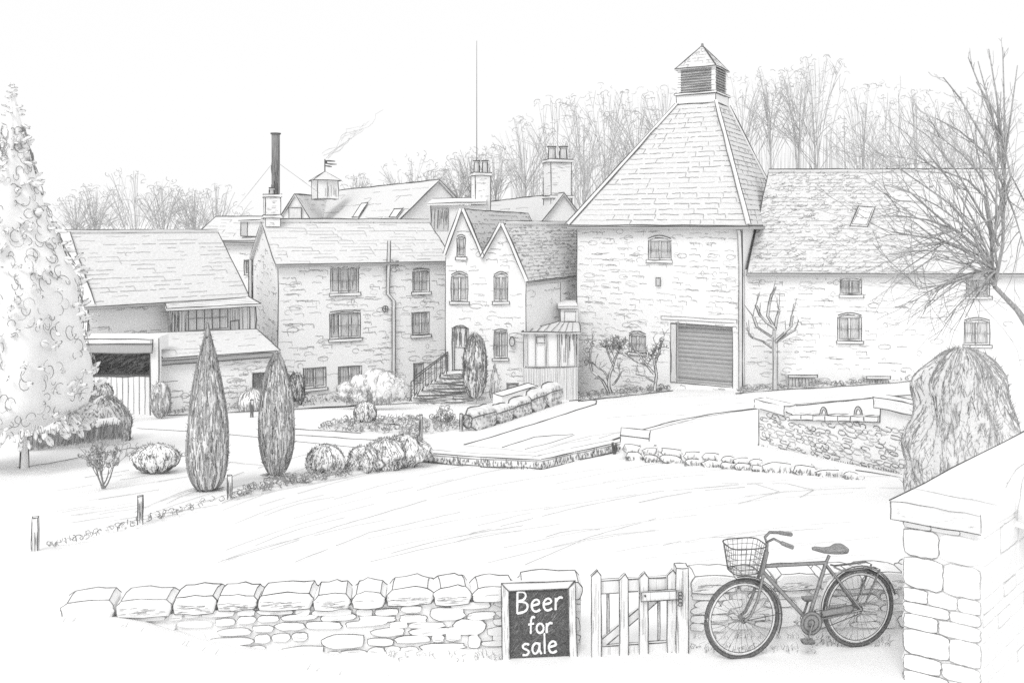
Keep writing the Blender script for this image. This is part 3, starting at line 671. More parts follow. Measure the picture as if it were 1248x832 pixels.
for px in (639, 643, 653, 665, 667, 680, 683, 692, 701, 704):
    s = cf.px(px, 420)[0]; mb.tube([cf.W((s, zmid), .0), cf.W((s, ztop), .0)], .05, WOOD, 4); mb.line(cf.W((s - .03, zmid), .04), cf.W((s - .03, ztop), .04), RW(CY, .9), G1 if px in (639, 680, 704) else G2)
s0_, z0_ = cf.px(654, 410); s1_, z1_ = cf.px(664, 418); mb.loop([cf.W((s0_, z0_), .05), cf.W((s1_, z0_), .05), cf.W((s1_, z1_), .05), cf.W((s0_, z1_), .05)], RW(CY, 1.1), G1)
mb.tube([cf.W((0, ztop), .02), cf.W((cf.w, ztop), .02)], .06, WOOD, 4, True); mb.build('mullions', gl)
mb = MB(); tl = cf.W((-.15, ztop + .05), .2); tr = cf.W((cf.w + .1, ztop), .2); p1 = P(681, 392, 45.0); p2 = P(706, 393, 45.0); p0 = P(641, 402, 44.0)
mb.slab([tl, tr, p2, p1, p0], .07, ROOFM); up = Vector((0, 0, .02))
for a, b in ((tl, tr), (tl, p0), (p0, p1), (p1, p2), (p2, tr)): mb.line(a + up, b + up, RW(CY, 1.4), G1)
for k in range(1, 8): mb.line(tl + (tr - tl) * (k / 8 * .98) + up, (p0 + (p1 - p0) * k / 4 if k < 4 else p1 + (p2 - p1) * (k - 3.5) / 5) + up, RW(CY, .8), G2)
mb.build('roof', CN)
mb = MB(); a = P(683, 376, 45.2); b = P(704, 373, 45.2); zz = Z(394, 45.2)
mb.hexa([VZ(a, zz), VZ(b, zz), VZ(b, zz) + Vector((0, 1.5, 0)), VZ(a, zz) + Vector((0, 1.5, 0)), a, VZ(b, a.z), VZ(b, a.z) + Vector((0, 1.5, 0)), a + Vector((0, 1.5, 0))], PAPER)
mb.slab([a + Vector((-.1, -.12, .12)), VZ(b, a.z) + Vector((0, -.12, .12)), VZ(b, a.z) + Vector((0, 1.5, .3)), a + Vector((-.1, 1.5, .3))], .1, PAPER)
for z_ in (.12, 0): mb.line(a + Vector((-.1, -.13, z_)), VZ(b, a.z) + Vector((0, -.13, z_)), RW(45, 1.1), G1)
mb.line(VZ(a, zz), a, RW(45, 1.3), G1); mb.loop([VZ(a, zz) + Vector((.2, -.02, .1)), VZ(b, zz) + Vector((-.1, -.02, .1)), VZ(b, a.z) + Vector((-.1, -.02, -.15)), a + Vector((.2, -.02, -.15))], RW(45, .8), G2); mb.build('roof_box', CN)

# ================================================================== LEFT BARN
LA, LB = V2(X(107, 37), 37), V2(X(297, 41.9), 41.9); bf = Fac(LA, LB, 39); lu_ = (LB - LA).normalized(); lb_ = V2(-lu_.y, lu_.x); D = 6.1
EL, RL = .40, 3.28
B = thing('left_barn', 'stone barn with broad pale slate roof behind the garage on the left', 'barn', (-17, 40, -4))
LAb, LBb = LA + lb_ * D, LB + lb_ * D; zb = -5.5
mb = MB(); wall_face(mb, bf, [(0, zb), (bf.w, zb), (bf.w, EL), (0, EL)], [], dens=.5)
lg = Fac(LAb, LA, 39); sl = [window(B, lg, 81.5, 318, 85, 336, 1, 0, False, 0)]
wall_face(mb, lg, [(0, zb), (lg.w, zb), (lg.w, EL), (lg.w / 2, RL), (0, EL)], sl, dens=.25)
side(mb, LAb, LBb, zb, EL); mb.poly([VZ(LB, zb), VZ(LBb, zb), VZ(LBb, EL), VZ(LB + lb_ * D / 2, RL), VZ(LB, EL)], PAPER); vline(mb, bf, 0, -4, EL, 1.2); mb.build('wall', B)
mb = MB(); of = -lb_ * .2 + Vector((0, 0, -.18)); ol = -lu_ * .2; rL, rR = VZ(LA + lb_ * D / 2, RL) + ol, VZ(LB + lb_ * D / 2, RL) - ol
slope(mb, VZ(LA, EL) + of + ol, VZ(LB, EL) + of - ol, rR, rL, 40, 17, dens=.6, joints=.12, w=.65, dark=G3); slope(mb, VZ(LAb, EL) + ol, VZ(LBb, EL) - ol, rR, rL, 43, 5, dens=.3)
mb.build('roof', B); ridge_tiles(B, rL, rR, 41, 6, .09)
mb = MB(); p, q = VZ(LA, EL) + of + ol, rL; e = lu_ * .45
mb.slab([p + Vector((0, 0, .1)), p + e + Vector((0, 0, .1)), q + e + Vector((0, 0, .1)), q + Vector((0, 0, .1))], .1, PAPER)
for k in (0, 1): mb.line(p + e * k + Vector((0, -.02, .12)), q + e * k + Vector((0, -.02, .12)), RW(38, 1.3), G1)
mb.build('verge_coping', B); gutter(B, VZ(LA, EL - .22) - lb_ * .27 + ol, VZ(LB, EL - .22) - lb_ * .27, 39, .07)
# garage
gY = 34.0; gA, gB = V2(X(92, gY), gY), V2(X(190, gY), gY); ff = Fac(gA, gB, gY)
GG = thing('flat_roof_garage', 'flat roofed garage with half raised door left of the lean-to', 'garage', ((gA.x + gB.x) / 2, gY + 1, -3.7))
zt, ze, zd, zf = Z(412, gY), Z(429, gY), Z(459, gY), Z(508, gY); s1 = ff.px(183, 450)[0]; s0 = .25
mb = MB(); wall_face(mb, ff, [(0, zf - .6), (ff.w, zf - .6), (ff.w, ze), (0, ze)], [[(s0, zf), (s1, zf), (s1, ze - .02), (s0, ze - .02)]], dens=.3, reveal=.2)
for p in (gA, gB): side(mb, p, p + V2(-1.0, 3.2), zf - .6, ze)
mb.build('wall', GG)
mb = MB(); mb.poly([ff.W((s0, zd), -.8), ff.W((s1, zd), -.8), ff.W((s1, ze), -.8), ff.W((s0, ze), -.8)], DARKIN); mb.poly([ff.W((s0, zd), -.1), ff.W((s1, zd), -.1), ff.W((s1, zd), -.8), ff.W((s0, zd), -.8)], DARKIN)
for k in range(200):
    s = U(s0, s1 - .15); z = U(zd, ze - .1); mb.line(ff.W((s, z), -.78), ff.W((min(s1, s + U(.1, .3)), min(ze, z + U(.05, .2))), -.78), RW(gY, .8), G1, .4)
mb.build('dark_interior', GG)
mb = MB(); mb.hexa([ff.W((s0, zf), -.06), ff.W((s1, zf), -.06), ff.W((s1, zf), -.1), ff.W((s0, zf), -.1), ff.W((s0, zd), -.06), ff.W((s1, zd), -.06), ff.W((s1, zd), -.1), ff.W((s0, zd), -.1)], PAPER)
for k in range(13): s = s0 + (s1 - s0) * k / 12; mb.line(ff.W((s, zf), -.05), ff.W((s, zd), -.05), RW(gY, .8), G2 if k % 3 else G3)
mb.line(ff.W((s0, zd), -.05), ff.W((s1, zd), -.05), RW(gY, 1.2), G1); mb.build('garage_door', GG)
mb = MB(); mb.box(((gA.x + gB.x) / 2 - .9, gY + .6, (zt + ze) / 2), ((gB.x - gA.x) / 2 + .8, .9, (zt - ze) / 2), PAPER)
mb.poly([ff.W((-1.6, ze), .31), ff.W((ff.w, ze), .31), ff.W((ff.w, ze + .38), .31), ff.W((-1.6, ze + .38), .31)], mat('fascia_board', .36, .16, 12.0, (8, 8, .6)))
for z_ in (zt, ze + .35, ze): mb.line(ff.W((-1.6, z_), .32), ff.W((ff.w, z_), .32), RW(gY, 1.3), G1)
mb.line(ff.W((ff.w, zt), .32), ff.W((ff.w, ze), .32), RW(gY, 1.2), G1); mb.build('roof', GG)
mb = MB(); sp = ff.px(186, 450)[0]; mb.hexa([ff.W((sp - .05, zf - .5), .12), ff.W((sp + .3, zf - .5), .12), ff.W((sp + .3, zf - .5), -.1), ff.W((sp - .05, zf - .5), -.1), ff.W((sp - .05, zt + .05), .12), ff.W((sp + .3, zt + .05), .12), ff.W((sp + .3, zt + .05), -.1), ff.W((sp - .05, zt + .05), -.1)], PAPER)
for s in (sp - .05, sp + .3): mb.line(ff.W((s, zf), .13), ff.W((s, zt), .13), RW(gY, 1.2), G1)
mb.build('pillar', GG)
# stone lean-to
SA, SB = V2(X(197, 34.5), 34.5), V2(X(340, 36.8), 36.8); sf = Fac(SA, SB, 35.6)
SL = thing('stone_lean_to', 'low stone lean-to with pale sloping roof in front of the barn', 'lean-to', (-11.7, 36.5, -4))
ES = -1.6
s0, z1 = sf.px(308, 455); s1, z0 = sf.px(324, 476); hz = seg_arch(s0, s1, z0, z1, 0)
mb = MB(); wall_face(mb, sf, [(0, -5.2), (sf.w, -5.2), (sf.w, ES), (0, ES)], [hz], dens=2.0)
sbk = V2(-sf.u.y, sf.u.x); SAb, SBb = SA + sbk * 3.6, SB + sbk * 3.6
side(mb, SB, SBb, -5.2, ES + .1); side(mb, SA, SAb, -5.2, ES + .1); side(mb, SAb, SBb, -5.2, -1.1); vline(mb, sf, sf.w, -4.2, ES, 1.0); mb.build('wall', SL)
mb = MB(); mb.poly([sf.W(q, -.12) for q in hz], HATCHF)
for k in range(16): s = s0 + (s1 - s0) * k / 15; mb.line(sf.W((s, z0), -.11), sf.W((s, z1), -.11), RW(35, .8), G2)
mb.build('door', SL)
mb = MB(); p1, p2 = P(198, 404, 38.0), P(316, 414, 40.0)
slope(mb, VZ(SA, ES + .05) - sbk * .2, VZ(SB, ES + .05) - sbk * .2, VZ(SBb, -1.05), VZ(SAb, -.95), 36, 7, dens=.5, joints=.05, w=.6, dark=G3); mb.build('roof', SL)
mb = MB(); mb.hexa([sf.W((-.1, ES - .2), .2), sf.W((sf.w, ES - .2), .2), sf.W((sf.w, ES - .2), .02), sf.W((-.1, ES - .2), .02), sf.W((-.1, ES), .28), sf.W((sf.w, ES), .28), sf.W((sf.w, ES), .02), sf.W((-.1, ES), .02)], STEELG)
mb.line(sf.W((-.1, ES), .29), sf.W((sf.w, ES), .29), RW(35, 1.2), G1); mb.line(sf.W((-.1, ES - .2), .22), sf.W((sf.w, ES - .2), .22), RW(35, 1.2), G1); mb.build('gutter', SL)
# timber glazed lean-to against the barn
TA, TB = V2(X(206, 38.7), 38.7), V2(X(312, 41.0), 41.0); tf = Fac(TA, TB, 40)
TL = thing('timber_lean_to', 'flat topped timber lean-to with a grid of panes above the stone lean-to roof', 'lean-to', (-13.5, 40.5, -4))
zT = .02; zB = -3.0
mb = MB(); mb.poly([tf.W((0, zB)), tf.W((tf.w, zB)), tf.W((tf.w, zT)), tf.W((0, zT))], WOOD)
sg0 = tf.px(228, 380)[0]; sg1 = tf.px(276, 380)[0]
for k in range(20): s = U(0, sg0); mb.line(tf.W((s, U(-1.6, -.6)), .005), tf.W((s + U(-.1, .1), zT - U(0, .4)), .005), RW(40, .8), G2)
for k in range(14): s = U(sg1, tf.w); mb.line(tf.W((s, U(-1.9, -1)), .005), tf.W((s, zT - U(0, .3)), .005), RW(40, .7), G3)
mb.line(tf.W((tf.w, zB), .01), tf.W((tf.w, zT), .01), RW(40, 1.5), G1); mb.line(tf.W((tf.w - .3, zB), .01), tf.W((tf.w - .3, zT), .01), RW(40, 1.0), G1); mb.build('boarding', TL)
mb = MB(); za, zc = tf.px(250, 401)[1], tf.px(250, 373)[1]; mb.poly([tf.W((sg0, za), .02), tf.W((sg1, za), .02), tf.W((sg1, zc), .02), tf.W((sg0, zc), .02)], GLASSL)
gw = mb.build('window', TL); mb = MB()
for k in range(6): s = sg0 + (sg1 - sg0) * k / 5; mb.tube([tf.W((s, za), .04), tf.W((s, zc), .04)], .035, WOOD, 4); mb.line(tf.W((s + .03, za), .07), tf.W((s + .03, zc), .07), RW(40, .9), G1)
for k in range(3): z = za + (zc - za) * k / 2; mb.line(tf.W((sg0, z), .07), tf.W((sg1, z), .07), RW(40, .9), G2)
mb.build('frame', gw)
q0 = tf.px(281, 391); q1 = tf.px(291, 412); mb = MB(); mb.poly([tf.W((q0[0], q1[1]), .01), tf.W((q1[0], q1[1]), .01), tf.W((q1[0], q0[1]), .01), tf.W((q0[0], q0[1]), .01)], GLASSL)
mb.loop([tf.W((q0[0], q1[1]), .02), tf.W((q1[0], q1[1]), .02), tf.W((q1[0], q0[1]), .02), tf.W((q0[0], q0[1]), .02)], RW(40, 1.1), G1); mb.build('door', TL)
mb = MB(); tbk = V2(-tf.u.y, tf.u.x); q = [tf.W((-.2, zT), .35), tf.W((tf.w + .1, zT), .35), VZ(TB + tbk * 1.6, zT + .32), VZ(TA + tbk * .8, zT + .25)]; mb.slab(q, .12, PAPER); mb.loop([p + Vector((0, 0, .015)) for p in q], RW(40, 1.2), G1)
mb.line(q[0] - Vector((0, .02, .12)), q[1] - Vector((0, .02, .12)), RW(40, 1.2), G1)
for k in range(5): mb.line(q[0] + (q[3] - q[0]) * (k + 1) / 6 + Vector((0, 0, .02)), q[1] + (q[2] - q[1]) * (k + 1) / 6 + Vector((0, 0, .02)), RW(40, .6), G3)
mb.build('roof', TL)

# ================================================================== FARTHER BUILDINGS
def simple_gable(name, label, cat, ridge0, ridge1, half, pitch, Y, wallz=-4.5, n=9, m=ROOFM, dens=.4, over=.25):
    """a ridge-roofed range: ridge end points, half width and pitch (rise over run)"""
    r0, r1 = Vector(ridge0), Vector(ridge1); d = (r1 - r0); d.z = 0; d.normalize(); nn = V2(d.y, -d.x)
    if nn.dot(V2(-r0.x, -r0.y)) < 0: nn = -nn
    drop = half * pitch; R = thing(name, label, cat, VZ((r0 + r1) / 2, wallz))
    e = [VZ(r0 + nn * half, r0.z - drop), VZ(r1 + nn * half, r1.z - drop), VZ(r1 - nn * half, r1.z - drop), VZ(r0 - nn * half, r0.z - drop)]
    mb = MB(); mb.poly([VZ(e[0], wallz), VZ(e[1], wallz), e[1], e[0]], PAPER); mb.poly([VZ(e[2], wallz), VZ(e[3], wallz), e[3], e[2]], PAPER)
    mb.poly([VZ(e[3], wallz), VZ(e[0], wallz), e[0], r0, e[3]], PAPER); mb.poly([VZ(e[1], wallz), VZ(e[2], wallz), e[2], r1, e[1]], PAPER)
    for i, rp_ in ((0, r0), (3, r0), (1, r1), (2, r1)): mb.line(VZ(e[i], e[i].z - 3), e[i], RW(Y, 1), G1); mb.line(e[i], rp_, RW(Y, 1), G1)
    mb.build('wall', R); mb = MB(); up = Vector((0, 0, .1)); oo = d * over; dn = nn * .25 - Vector((0, 0, .25 * pitch))
    slope(mb, e[0] + dn - oo + up, e[1] + dn + oo + up, r1 + oo + up, r0 - oo + up, Y, n, m, dens=dens, joints=.15, w=.6)
    slope(mb, e[3] - nn * .25 - Vector((0, 0, .25 * pitch)) - oo + up, e[2] - nn * .25 - Vector((0, 0, .25 * pitch)) + oo + up, r1 + oo + up, r0 - oo + up, Y, n, m, dens=dens, joints=.15, w=.6)
    mb.build('roof', R)
    return R, e
R1, e = simple_gable('brewery_range', 'long brewery range with pale roof and two skylights behind the stone house', 'building', P(407, 234, 80), P(534, 221, 61), 4.6, .95, 68)
r0, r1 = P(407, 234, 80), P(534, 221, 61)
nrm = (e[1] - e[0]).cross(r0 - e[0])
def rp2(px, py): dr = Vector(((px - CX) / F, 1, (HY - py) / F)); t = (e[0] + Vector((0, 0, .1)) - Vector((0, 0, CZ))).dot(nrm) / dr.dot(nrm); return dr * t + Vector((0, 0, CZ))
for qs in ([(430, 267), (437, 267), (449, 249), (441, 250)], [(475, 267), (484, 267), (492, 256), (481, 257)]):
    pts = [rp2(*q) + Vector((-.03, -.1, .1)) for q in qs]; mb = MB(); mb.slab(pts, .08, WOOD); mb.loop([p + Vector((0, 0, .03)) for p in pts], RW(68, 1.2), G1); sk = mb.build('skylight', R1)
    mb = MB(); c = sum(pts, Vector()) / 4; mb.poly([c + (p - c) * .7 + Vector((0, -.02, .02)) for p in pts], PAPER); mb.build('pane', sk)
R2, e = simple_gable('cupola_house', 'small gabled brewhouse roof carrying a cupola with weathervane', 'building', P(360, 238, 70), P(398, 241, 80), 2.0, 1.6, 72)
mb = MB(); q = P(360, 261, 69.9); mb.box(q, (.45, .06, .5), GLASSL); mb.loop([q + Vector((a, -.08, b)) for a, b in ((-.5, -.5), (.5, -.5), (.5, .5), (-.5, .5))], RW(70, 1), G1); mb.build('window', R2)
cY = 72.0; cz = Z(236, cY); cc = V2(X(396, cY), cY); mb = MB()
a = mb.box((cc.x, cY, cz + .3), (.85, .85, .75), PAPER, .5)
for i in range(4): mb.line(a[i], a[i + 4], RW(cY, 1.1), G1); mb.line(a[i], a[(i + 1) % 4], RW(cY, 1), G1)
for k in range(9):
    q_ = a[0] + 0 if False else Vector(a[0]).lerp(Vector(a[1]), U(.1, .9)); mb.line(q_ + Vector((0, -.03, U(.1, .5))), q_ + Vector((0, -.03, U(.8, 1.4))), RW(cY, .7), G3)
cu = mb.build('cupola', R2); mb = MB(); ap = VZ(cc, Z(209, cY)); ez = cz + 1.05; cs = [VZ(cc + V2(1.6 * math.cos(t), 1.6 * math.sin(t)), ez) for t in (-2.0, -.43, 1.14, 2.71)]
for i in range(4):
    mb.poly([cs[i], cs[(i + 1) % 4], ap], ROOFM); mb.line(cs[i], ap, RW(cY, 1.2), G1); mb.line(cs[i], cs[(i + 1) % 4], RW(cY, 1.4), G1)
mb.poly(cs, PAPER); mb.build('cupola_roof', cu)
mb = MB(); zt = Z(194, cY); mb.tube([ap, VZ(cc, zt)], .05, G1, 5, True); zz = Z(200, cY)
for dz, L in ((.25, .8), (.05, 1.0), (-.15, .6)): mb.line(VZ(cc, zz + dz), VZ(cc, zz + dz) + Vector((L, 0, -.08)), .08, G1)
mb.line(VZ(cc, zt - .1), VZ(cc, zt - .1) + Vector((.15, 0, -.3)), .1, G1); mb.build('weathervane', cu)
R3, e = simple_gable('chimney_house', 'gabled house with big twin pot chimney behind the twin gables', 'house', P(590, 248, 76), P(686, 237, 56), 2.6, 1.25, 60, dens=.35)
chimney(R3, 663, 696, 195, 262, 57.5, 2, 16, .3)
# flat topped block with small chimney
R4 = thing('flat_roof_block', 'low flat roofed block with small twin pot chimney behind the house ridge', 'building', (-3, 54.5, -4.5)); zt = Z(250, 55)
mb = MB(); xa, xb = X(525, 55), X(592, 55); mb.box(((xa + xb) / 2, 57, (zt - 4.5) / 2), ((xb - xa) / 2, 1.9, (zt + 4.5) / 2), PAPER); xm = X(546, 55)
mb.poly([(xa + .02, 55.07, zt - 1.6), (xm, 55.07, zt - 1.6), (xm, 55.07, zt - .15), (xa + .02, 55.07, zt - .15)], HATCHF)  # dark patch paints a shaded left side onto the front wall
for k in range(18): x = U(xa, xm); mb.line((x, 55.05, zt - U(.8, 1.5)), (x + .05, 55.05, zt - U(.15, .4)), RW(55, .7), G2)
mb.line((xa, 55.05, zt - 1.6), (xa, 55.05, zt), RW(55, 1.2), G1); mb.line((xm, 55.05, zt - 1.6), (xm, 55.05, zt - .15), RW(55, .8), G2); mb.build('wall', R4)
mb = MB(); mb.slab([(xa - .2, 54.8, zt + .12), (xb, 54.8, zt + .22), (xb, 58.9, zt + .6), (xa - .2, 58.9, zt + .5)], .15, PAPER); mb.line((xa - .2, 54.78, zt + .1), (xb, 54.78, zt + .2), RW(55, 1.2), G1); mb.line((xa - .2, 58.9, zt + .52), (xb, 58.9, zt + .62), RW(55, 1.2), G1); mb.build('roof', R4)
chimney(R4, 574, 598, 211, 256, 58, 2, 15, .3, band=False)
mb = MB(); mY = 60; mb.tube([(X(581, mY), mY, -4), (X(581, mY), mY, Z(195, mY)), (X(581, mY), mY, Z(50, mY))], [.05, .035, .018], G2, 5, True); solo(mb, 'radio_mast', 'thin tall mast rising beside the small twin pot chimney', 'mast', (X(581, mY), mY, -4))
# range between barn and house
KA, KB = V2(X(238, 52), 52), V2(X(318, 51), 51); kf2 = Fac(KA, KB, 51)
R5 = thing('back_range', 'narrow stone range with dormer seen between the barn and the house', 'building', (-16.5, 52, -4.5))
ze = Z(294, 51.5); hz = [window(R5, kf2, 297.5, 317, 308, 335, 1, 0, False, 1)]
mb = MB(); wall_face(mb, kf2, [(0, -5), (kf2.w + 1, -5), (kf2.w + 1, ze), (0, ze)], hz, dens=.6); kb = V2(0, 5.5); side(mb, KA + kb, KB + kb, -5, ze); side(mb, KA, KA + kb, -5, ze); side(mb, KB + V2(1, 0), KB + kb + V2(1, 0), -5, ze); mb.build('wall', R5)
mb = MB(); r0, r1 = P(263, 264, 54.2), P(345, 259, 53.6); r1.z = r0.z
slope(mb, VZ(KA, ze + .05) - V2(.2, .3), VZ(KB, ze + .05) + V2(1, -.3), r1, r0, 52, 7, dens=.4, w=.6); slope(mb, VZ(KA + kb, ze), VZ(KB + kb, ze), r1, r0, 55, 4, dens=.2); mb.build('roof', R5)
gutter(R5, VZ(KA, ze - .12) - V2(.2, .4), VZ(KB, ze - .12) - V2(-1, .4), 51, .1)
mb = MB(); dc = P(308, 279, 51.3); a = mb.box(dc + Vector((0, .9, 0)), (.68, .9, .42), PAPER)
mb.poly([dc + Vector((x, -.01, z)) for x, z in ((-.68, -.4), (-.3, -.4), (-.3, .4), (-.68, .4))], HATCHF)
for x in (-.68, -.3, .68): mb.line(dc + Vector((x, -.02, -.4)), dc + Vector((x, -.02, .4)), RW(51, 1), G1)
mb.slab([dc + Vector((-.8, -.15, .5)), dc + Vector((.8, -.15, .55)), dc + Vector((.8, 1.7, .65)), dc + Vector((-.8, 1.7, .6))], .08, PAPER); mb.line(dc + Vector((-.8, -.16, .5)), dc + Vector((.8, -.16, .55)), RW(51, 1.1), G1); mb.line(dc + Vector((-.7, -.02, -.42)), dc + Vector((.7, -.02, -.42)), RW(51, 1), G1); mb.build('dormer', R5)
# flue stack with guy wires
fY = 50; fx = X(336, fY); FS = thing('flue_stack', 'tall dark steel flue stack with guy wires behind the house chimney', 'chimney stack', (fx, fY, -4.5)); zt = Z(163, fY)
mb = MB(); mb.tube([(fx, fY, -4.5), (fx, fY, zt)], .235, STACKM, 10, True)
for k in range(40):
    a = U(3.3, 6.1); z = U(0, zt - 2.1); mb.line((fx + .24 * math.cos(a), fY + .24 * math.sin(a), z), (fx + .24 * math.cos(a), fY + .24 * math.sin(a), z + U(.5, 2)), RW(fY, .8), G1 if rnd() < .6 else G2)
mb.tube([(fx + .26 * math.cos(a), fY + .26 * math.sin(a), zt) for a in np.linspace(0, 6.283, 13)], .05, G1); mb.build('stack', FS)
for q in (P(288, 254, 50), P(390, 236, 62)):
    mb = MB(); p = Vector((fx, fY - .2, Z(196, fY))); mb.line(p, q, RW(50, .55), G3, .3, step=60); mb.build('guy_wire', FS)
# smoke from the brewhouse roof
mb = MB()
for k in range(7):
    x, y = 396 + U(-3, 6), 192 + U(-3, 2); pts = []; ph = U(0, 6); end = U(28, 66)
    for i in range(15):
        t = i / 14; pts.append(P(x + end * t + (3 + 5 * t) * math.sin(ph + t * U(7, 9)), y - end * .86 * t + 3 * math.sin(ph * 2 + t * 8), 72 + t * 4))
    mb.tube(pts, [RW(72, .6) * U(.5, 1.2) for _ in pts], G4, 3)
o = struct(mb, 'smoke', 'stuff', 'thin curling wisp of smoke drifting up past the cupola', 'smoke')

# ================================================================== TREES AND PLANTS
def branch(mb, p, d, L, r, depth, m, rmin, spread=.5, up=.12, kids=(2, 3), curve=.18, shrink=(.6, .8), tip=.25):
    k = 4; pts = [p]; q = p.copy(); dd = d.copy(); dirs = [dd.copy()]
    for i in range(k):
        dd = (dd + Vector((U(-1, 1), U(-1, 1), U(-1, 1))) * curve + Vector((0, 0, up))).normalized(); q = q + dd * (L / k); pts.append(q.copy()); dirs.append(dd.copy())
    r1 = max(rmin, r * .55); rr = [r + (r1 - r) * i / k for i in range(k + 1)]
    mb.tube(pts, rr, m, 4 if r < .05 else 6)
    if depth <= 0: return
    for j in range(random.randint(*kids)):
        i = k if j == 0 else random.randint(2, k)
        ax = Vector((U(-1, 1), U(-1, 1), U(-.4, .6))); ax = ax - ax.dot(dirs[i]) * dirs[i]
        if ax.length < .1: continue
        ax.normalize(); a = spread * U(.5, 1.2); nd = (dirs[i] * math.cos(a) + ax * math.sin(a)).normalized()
        branch(mb, pts[i], nd, L * U(*shrink), rr[i] * .68 if rr[i] * .68 > rmin else rmin, depth - 1, m, rmin, spread, up, kids, curve, shrink)
def bare_tree(name, label, px, Y, ytop, group=None, wpx=80, m=G3, r0=1.5, nl=34, rmin=.5, low=.45, twig=3):
    """a winter tree: limbs fan from the trunk out to a rounded, uneven crown edge"""
    b = on(px, Y); H = Z(ytop, Y) - b.z; R = thing(name, label, 'tree', b, group); r = RW(Y, r0) * 1.4; Rx = wpx * Y / F / 2 * 1.3; Rz = Rx * low; zc = b.z + H - Rz
    lean = U(-.03, .03) * H; mb = MB(); tp = b + Vector((lean, 0, zc - b.z - Rz * .85))
    mb.tube([b - Vector((0, 0, .3)), b + (tp - b) * .5 + Vector((lean * .3, 0, 0)), tp, tp + Vector((lean * .4, 0, Rz * .75))], [r * 1.3, r * 1.05, r * .9, r * .5], m, 6); mb.build('trunk', R); mb = MB()
    sd = U(0, 50)
    def edge(a, e):
        d = Vector((math.cos(a) * math.cos(e), math.sin(a) * math.cos(e), math.sin(e))); k = 1 + .22 * noise.noise(Vector((a * 1.3, e * 2, sd)))
        return Vector((b.x + lean + d.x * Rx * k, b.y + d.y * Rx * k, zc + d.z * Rz * k))
    for k in range(nl):
        a = U(0, 6.283); e = math.asin(U(-.25, 1)); t = edge(a, e); s0 = tp + Vector((lean * .4, 0, Rz * .75)) * U(-.7, 1.0) if k else tp
        c = s0 + Vector(((t.x - s0.x) * .42, (t.y - s0.y) * .42, (t.z - s0.z) * .66)); pts = []
        for i in range(7):
            u_ = i / 6; pts.append(s0 * (1 - u_) ** 2 + c * 2 * u_ * (1 - u_) + t * u_ * u_ + Vector((U(-1, 1), U(-1, 1), U(-1, 1))) * RW(Y, 1.0))
        big = rnd() < .25; ra = r * (.55 if big else .26); mb.tube(pts, [max(RW(Y, rmin), ra * (1 - .8 * i / 6)) for i in range(7)], m if big or rnd() < .3 else (G3 if rnd() < .6 else G4), 4)
        for q in range(twig):
            i = random.randint(2, 5); p = pts[i]; t2 = edge(a + U(-.5, .5), min(1.5, max(0, e + U(-.35, .35)))); L = U(.5, 1.0); t2 = p + (t2 - p) * L; mid_ = (p + t2) / 2 + Vector((0, 0, (t2 - p).length * .08))
            mb.tube([p, mid_, t2], [RW(Y, rmin * 1.1), RW(Y, rmin), RW(Y, rmin * .6)], G3 if rnd() < .6 else G4, 3)
        if rnd() < .55:      # small hooked twig ends along the rim
            w_ = U(2, 5) * Y / F; a0 = U(0, 3); mb.tube([t + Vector((math.cos(a0 + i * .6) * w_, 0, math.sin(a0 + i * .6) * w_ * .8)) for i in range(5)], RW(Y, .7), G3, 3)
    for k in range(int(wpx * .4)):
        a = U(0, 6.283); t = edge(a, U(-.1, 1.4)); w_ = U(2.5, 5.5) * Y / F; a0 = U(0, 6.28); mb.tube([t + Vector((math.cos(a0 + i * .55) * w_, U(-.1, .1), math.sin(a0 + i * .55) * w_ * .7)) for i in range(5)], [RW(Y, .65) * U(.6, 1.1) for _ in range(5)], G3 if rnd() < .6 else G4, 3)
    mb.build('crown', R); return R
far = [(90, 238, 48), (118, 228, 60), (163, 212, 100), (200, 224, 64), (234, 232, 60), (264, 226, 70), (437, 213, 34), (503, 192, 78), (528, 205, 50), (556, 200, 50), (578, 184, 62), (604, 176, 60)]
words = ['leftmost bare tree in the row beyond the left barn roof', 'second bare tree from the left beyond the barn roof', 'tallest bare tree beyond the left barn roof', 'bare tree just right of the tallest beyond the barn roof', 'fifth bare tree from the left beyond the barn roof', 'round headed bare tree beyond the right end of the barn roof',
         'small bare treetop beside the cupola, above the long brewery roof', 'round fan of bare branches above the middle of the brewery roof', 'bare treetop above the right end of the brewery roof', 'bare tree just left of the small chimney', 'bare tree behind the small twin pot chimney', 'bare tree just right of the small chimney']
for (px, yt, sp), lb in zip(far, words):
    bare_tree('bare_tree', lb, px, 88, yt, 'bare trees beyond the roofs', sp, G3, 1.0, 38, .42, 1.0)
mid = [(645, 142, 70), (672, 122, 84), (705, 114, 80), (738, 106, 78), (770, 106, 66), (803, 104, 60), (908, 90, 66), (938, 82, 60), (970, 80, 62), (1003, 70, 84), (1050, 104, 74), (1084, 96, 90), (1120, 112, 80), (1152, 122, 74), (1190, 110, 90)]
wm = ['leftmost tall bare tree rising behind the big chimney', 'tall bare tree directly behind the big chimney', 'bare tree between the big chimney and the kiln roof', 'forked bare tree left of the kiln roof slope', 'tall bare tree touching the left hip of the kiln roof', 'bare tree just left of the louvred lantern',
      'bare tree just right of the louvred lantern', 'upright bare tree above the left end of the wing ridge', 'slender tall bare tree above the wing ridge', 'tallest bare tree above the wing ridge', 'wide forked bare tree above the skylight', 'bare tree above the ridge right of the skylight', 'bare tree partly behind the near tree branches', 'faint bare tree behind the crown of the near tree', 'rightmost bare tree behind the near tree']
for (px, yt, sp), lb in zip(mid, wm):
    bare_tree('bare_tree', lb, px, U(70, 80), yt, 'tall bare trees on the rise behind the brewery', sp, G3, 1.3, 32, .46, 1.45)
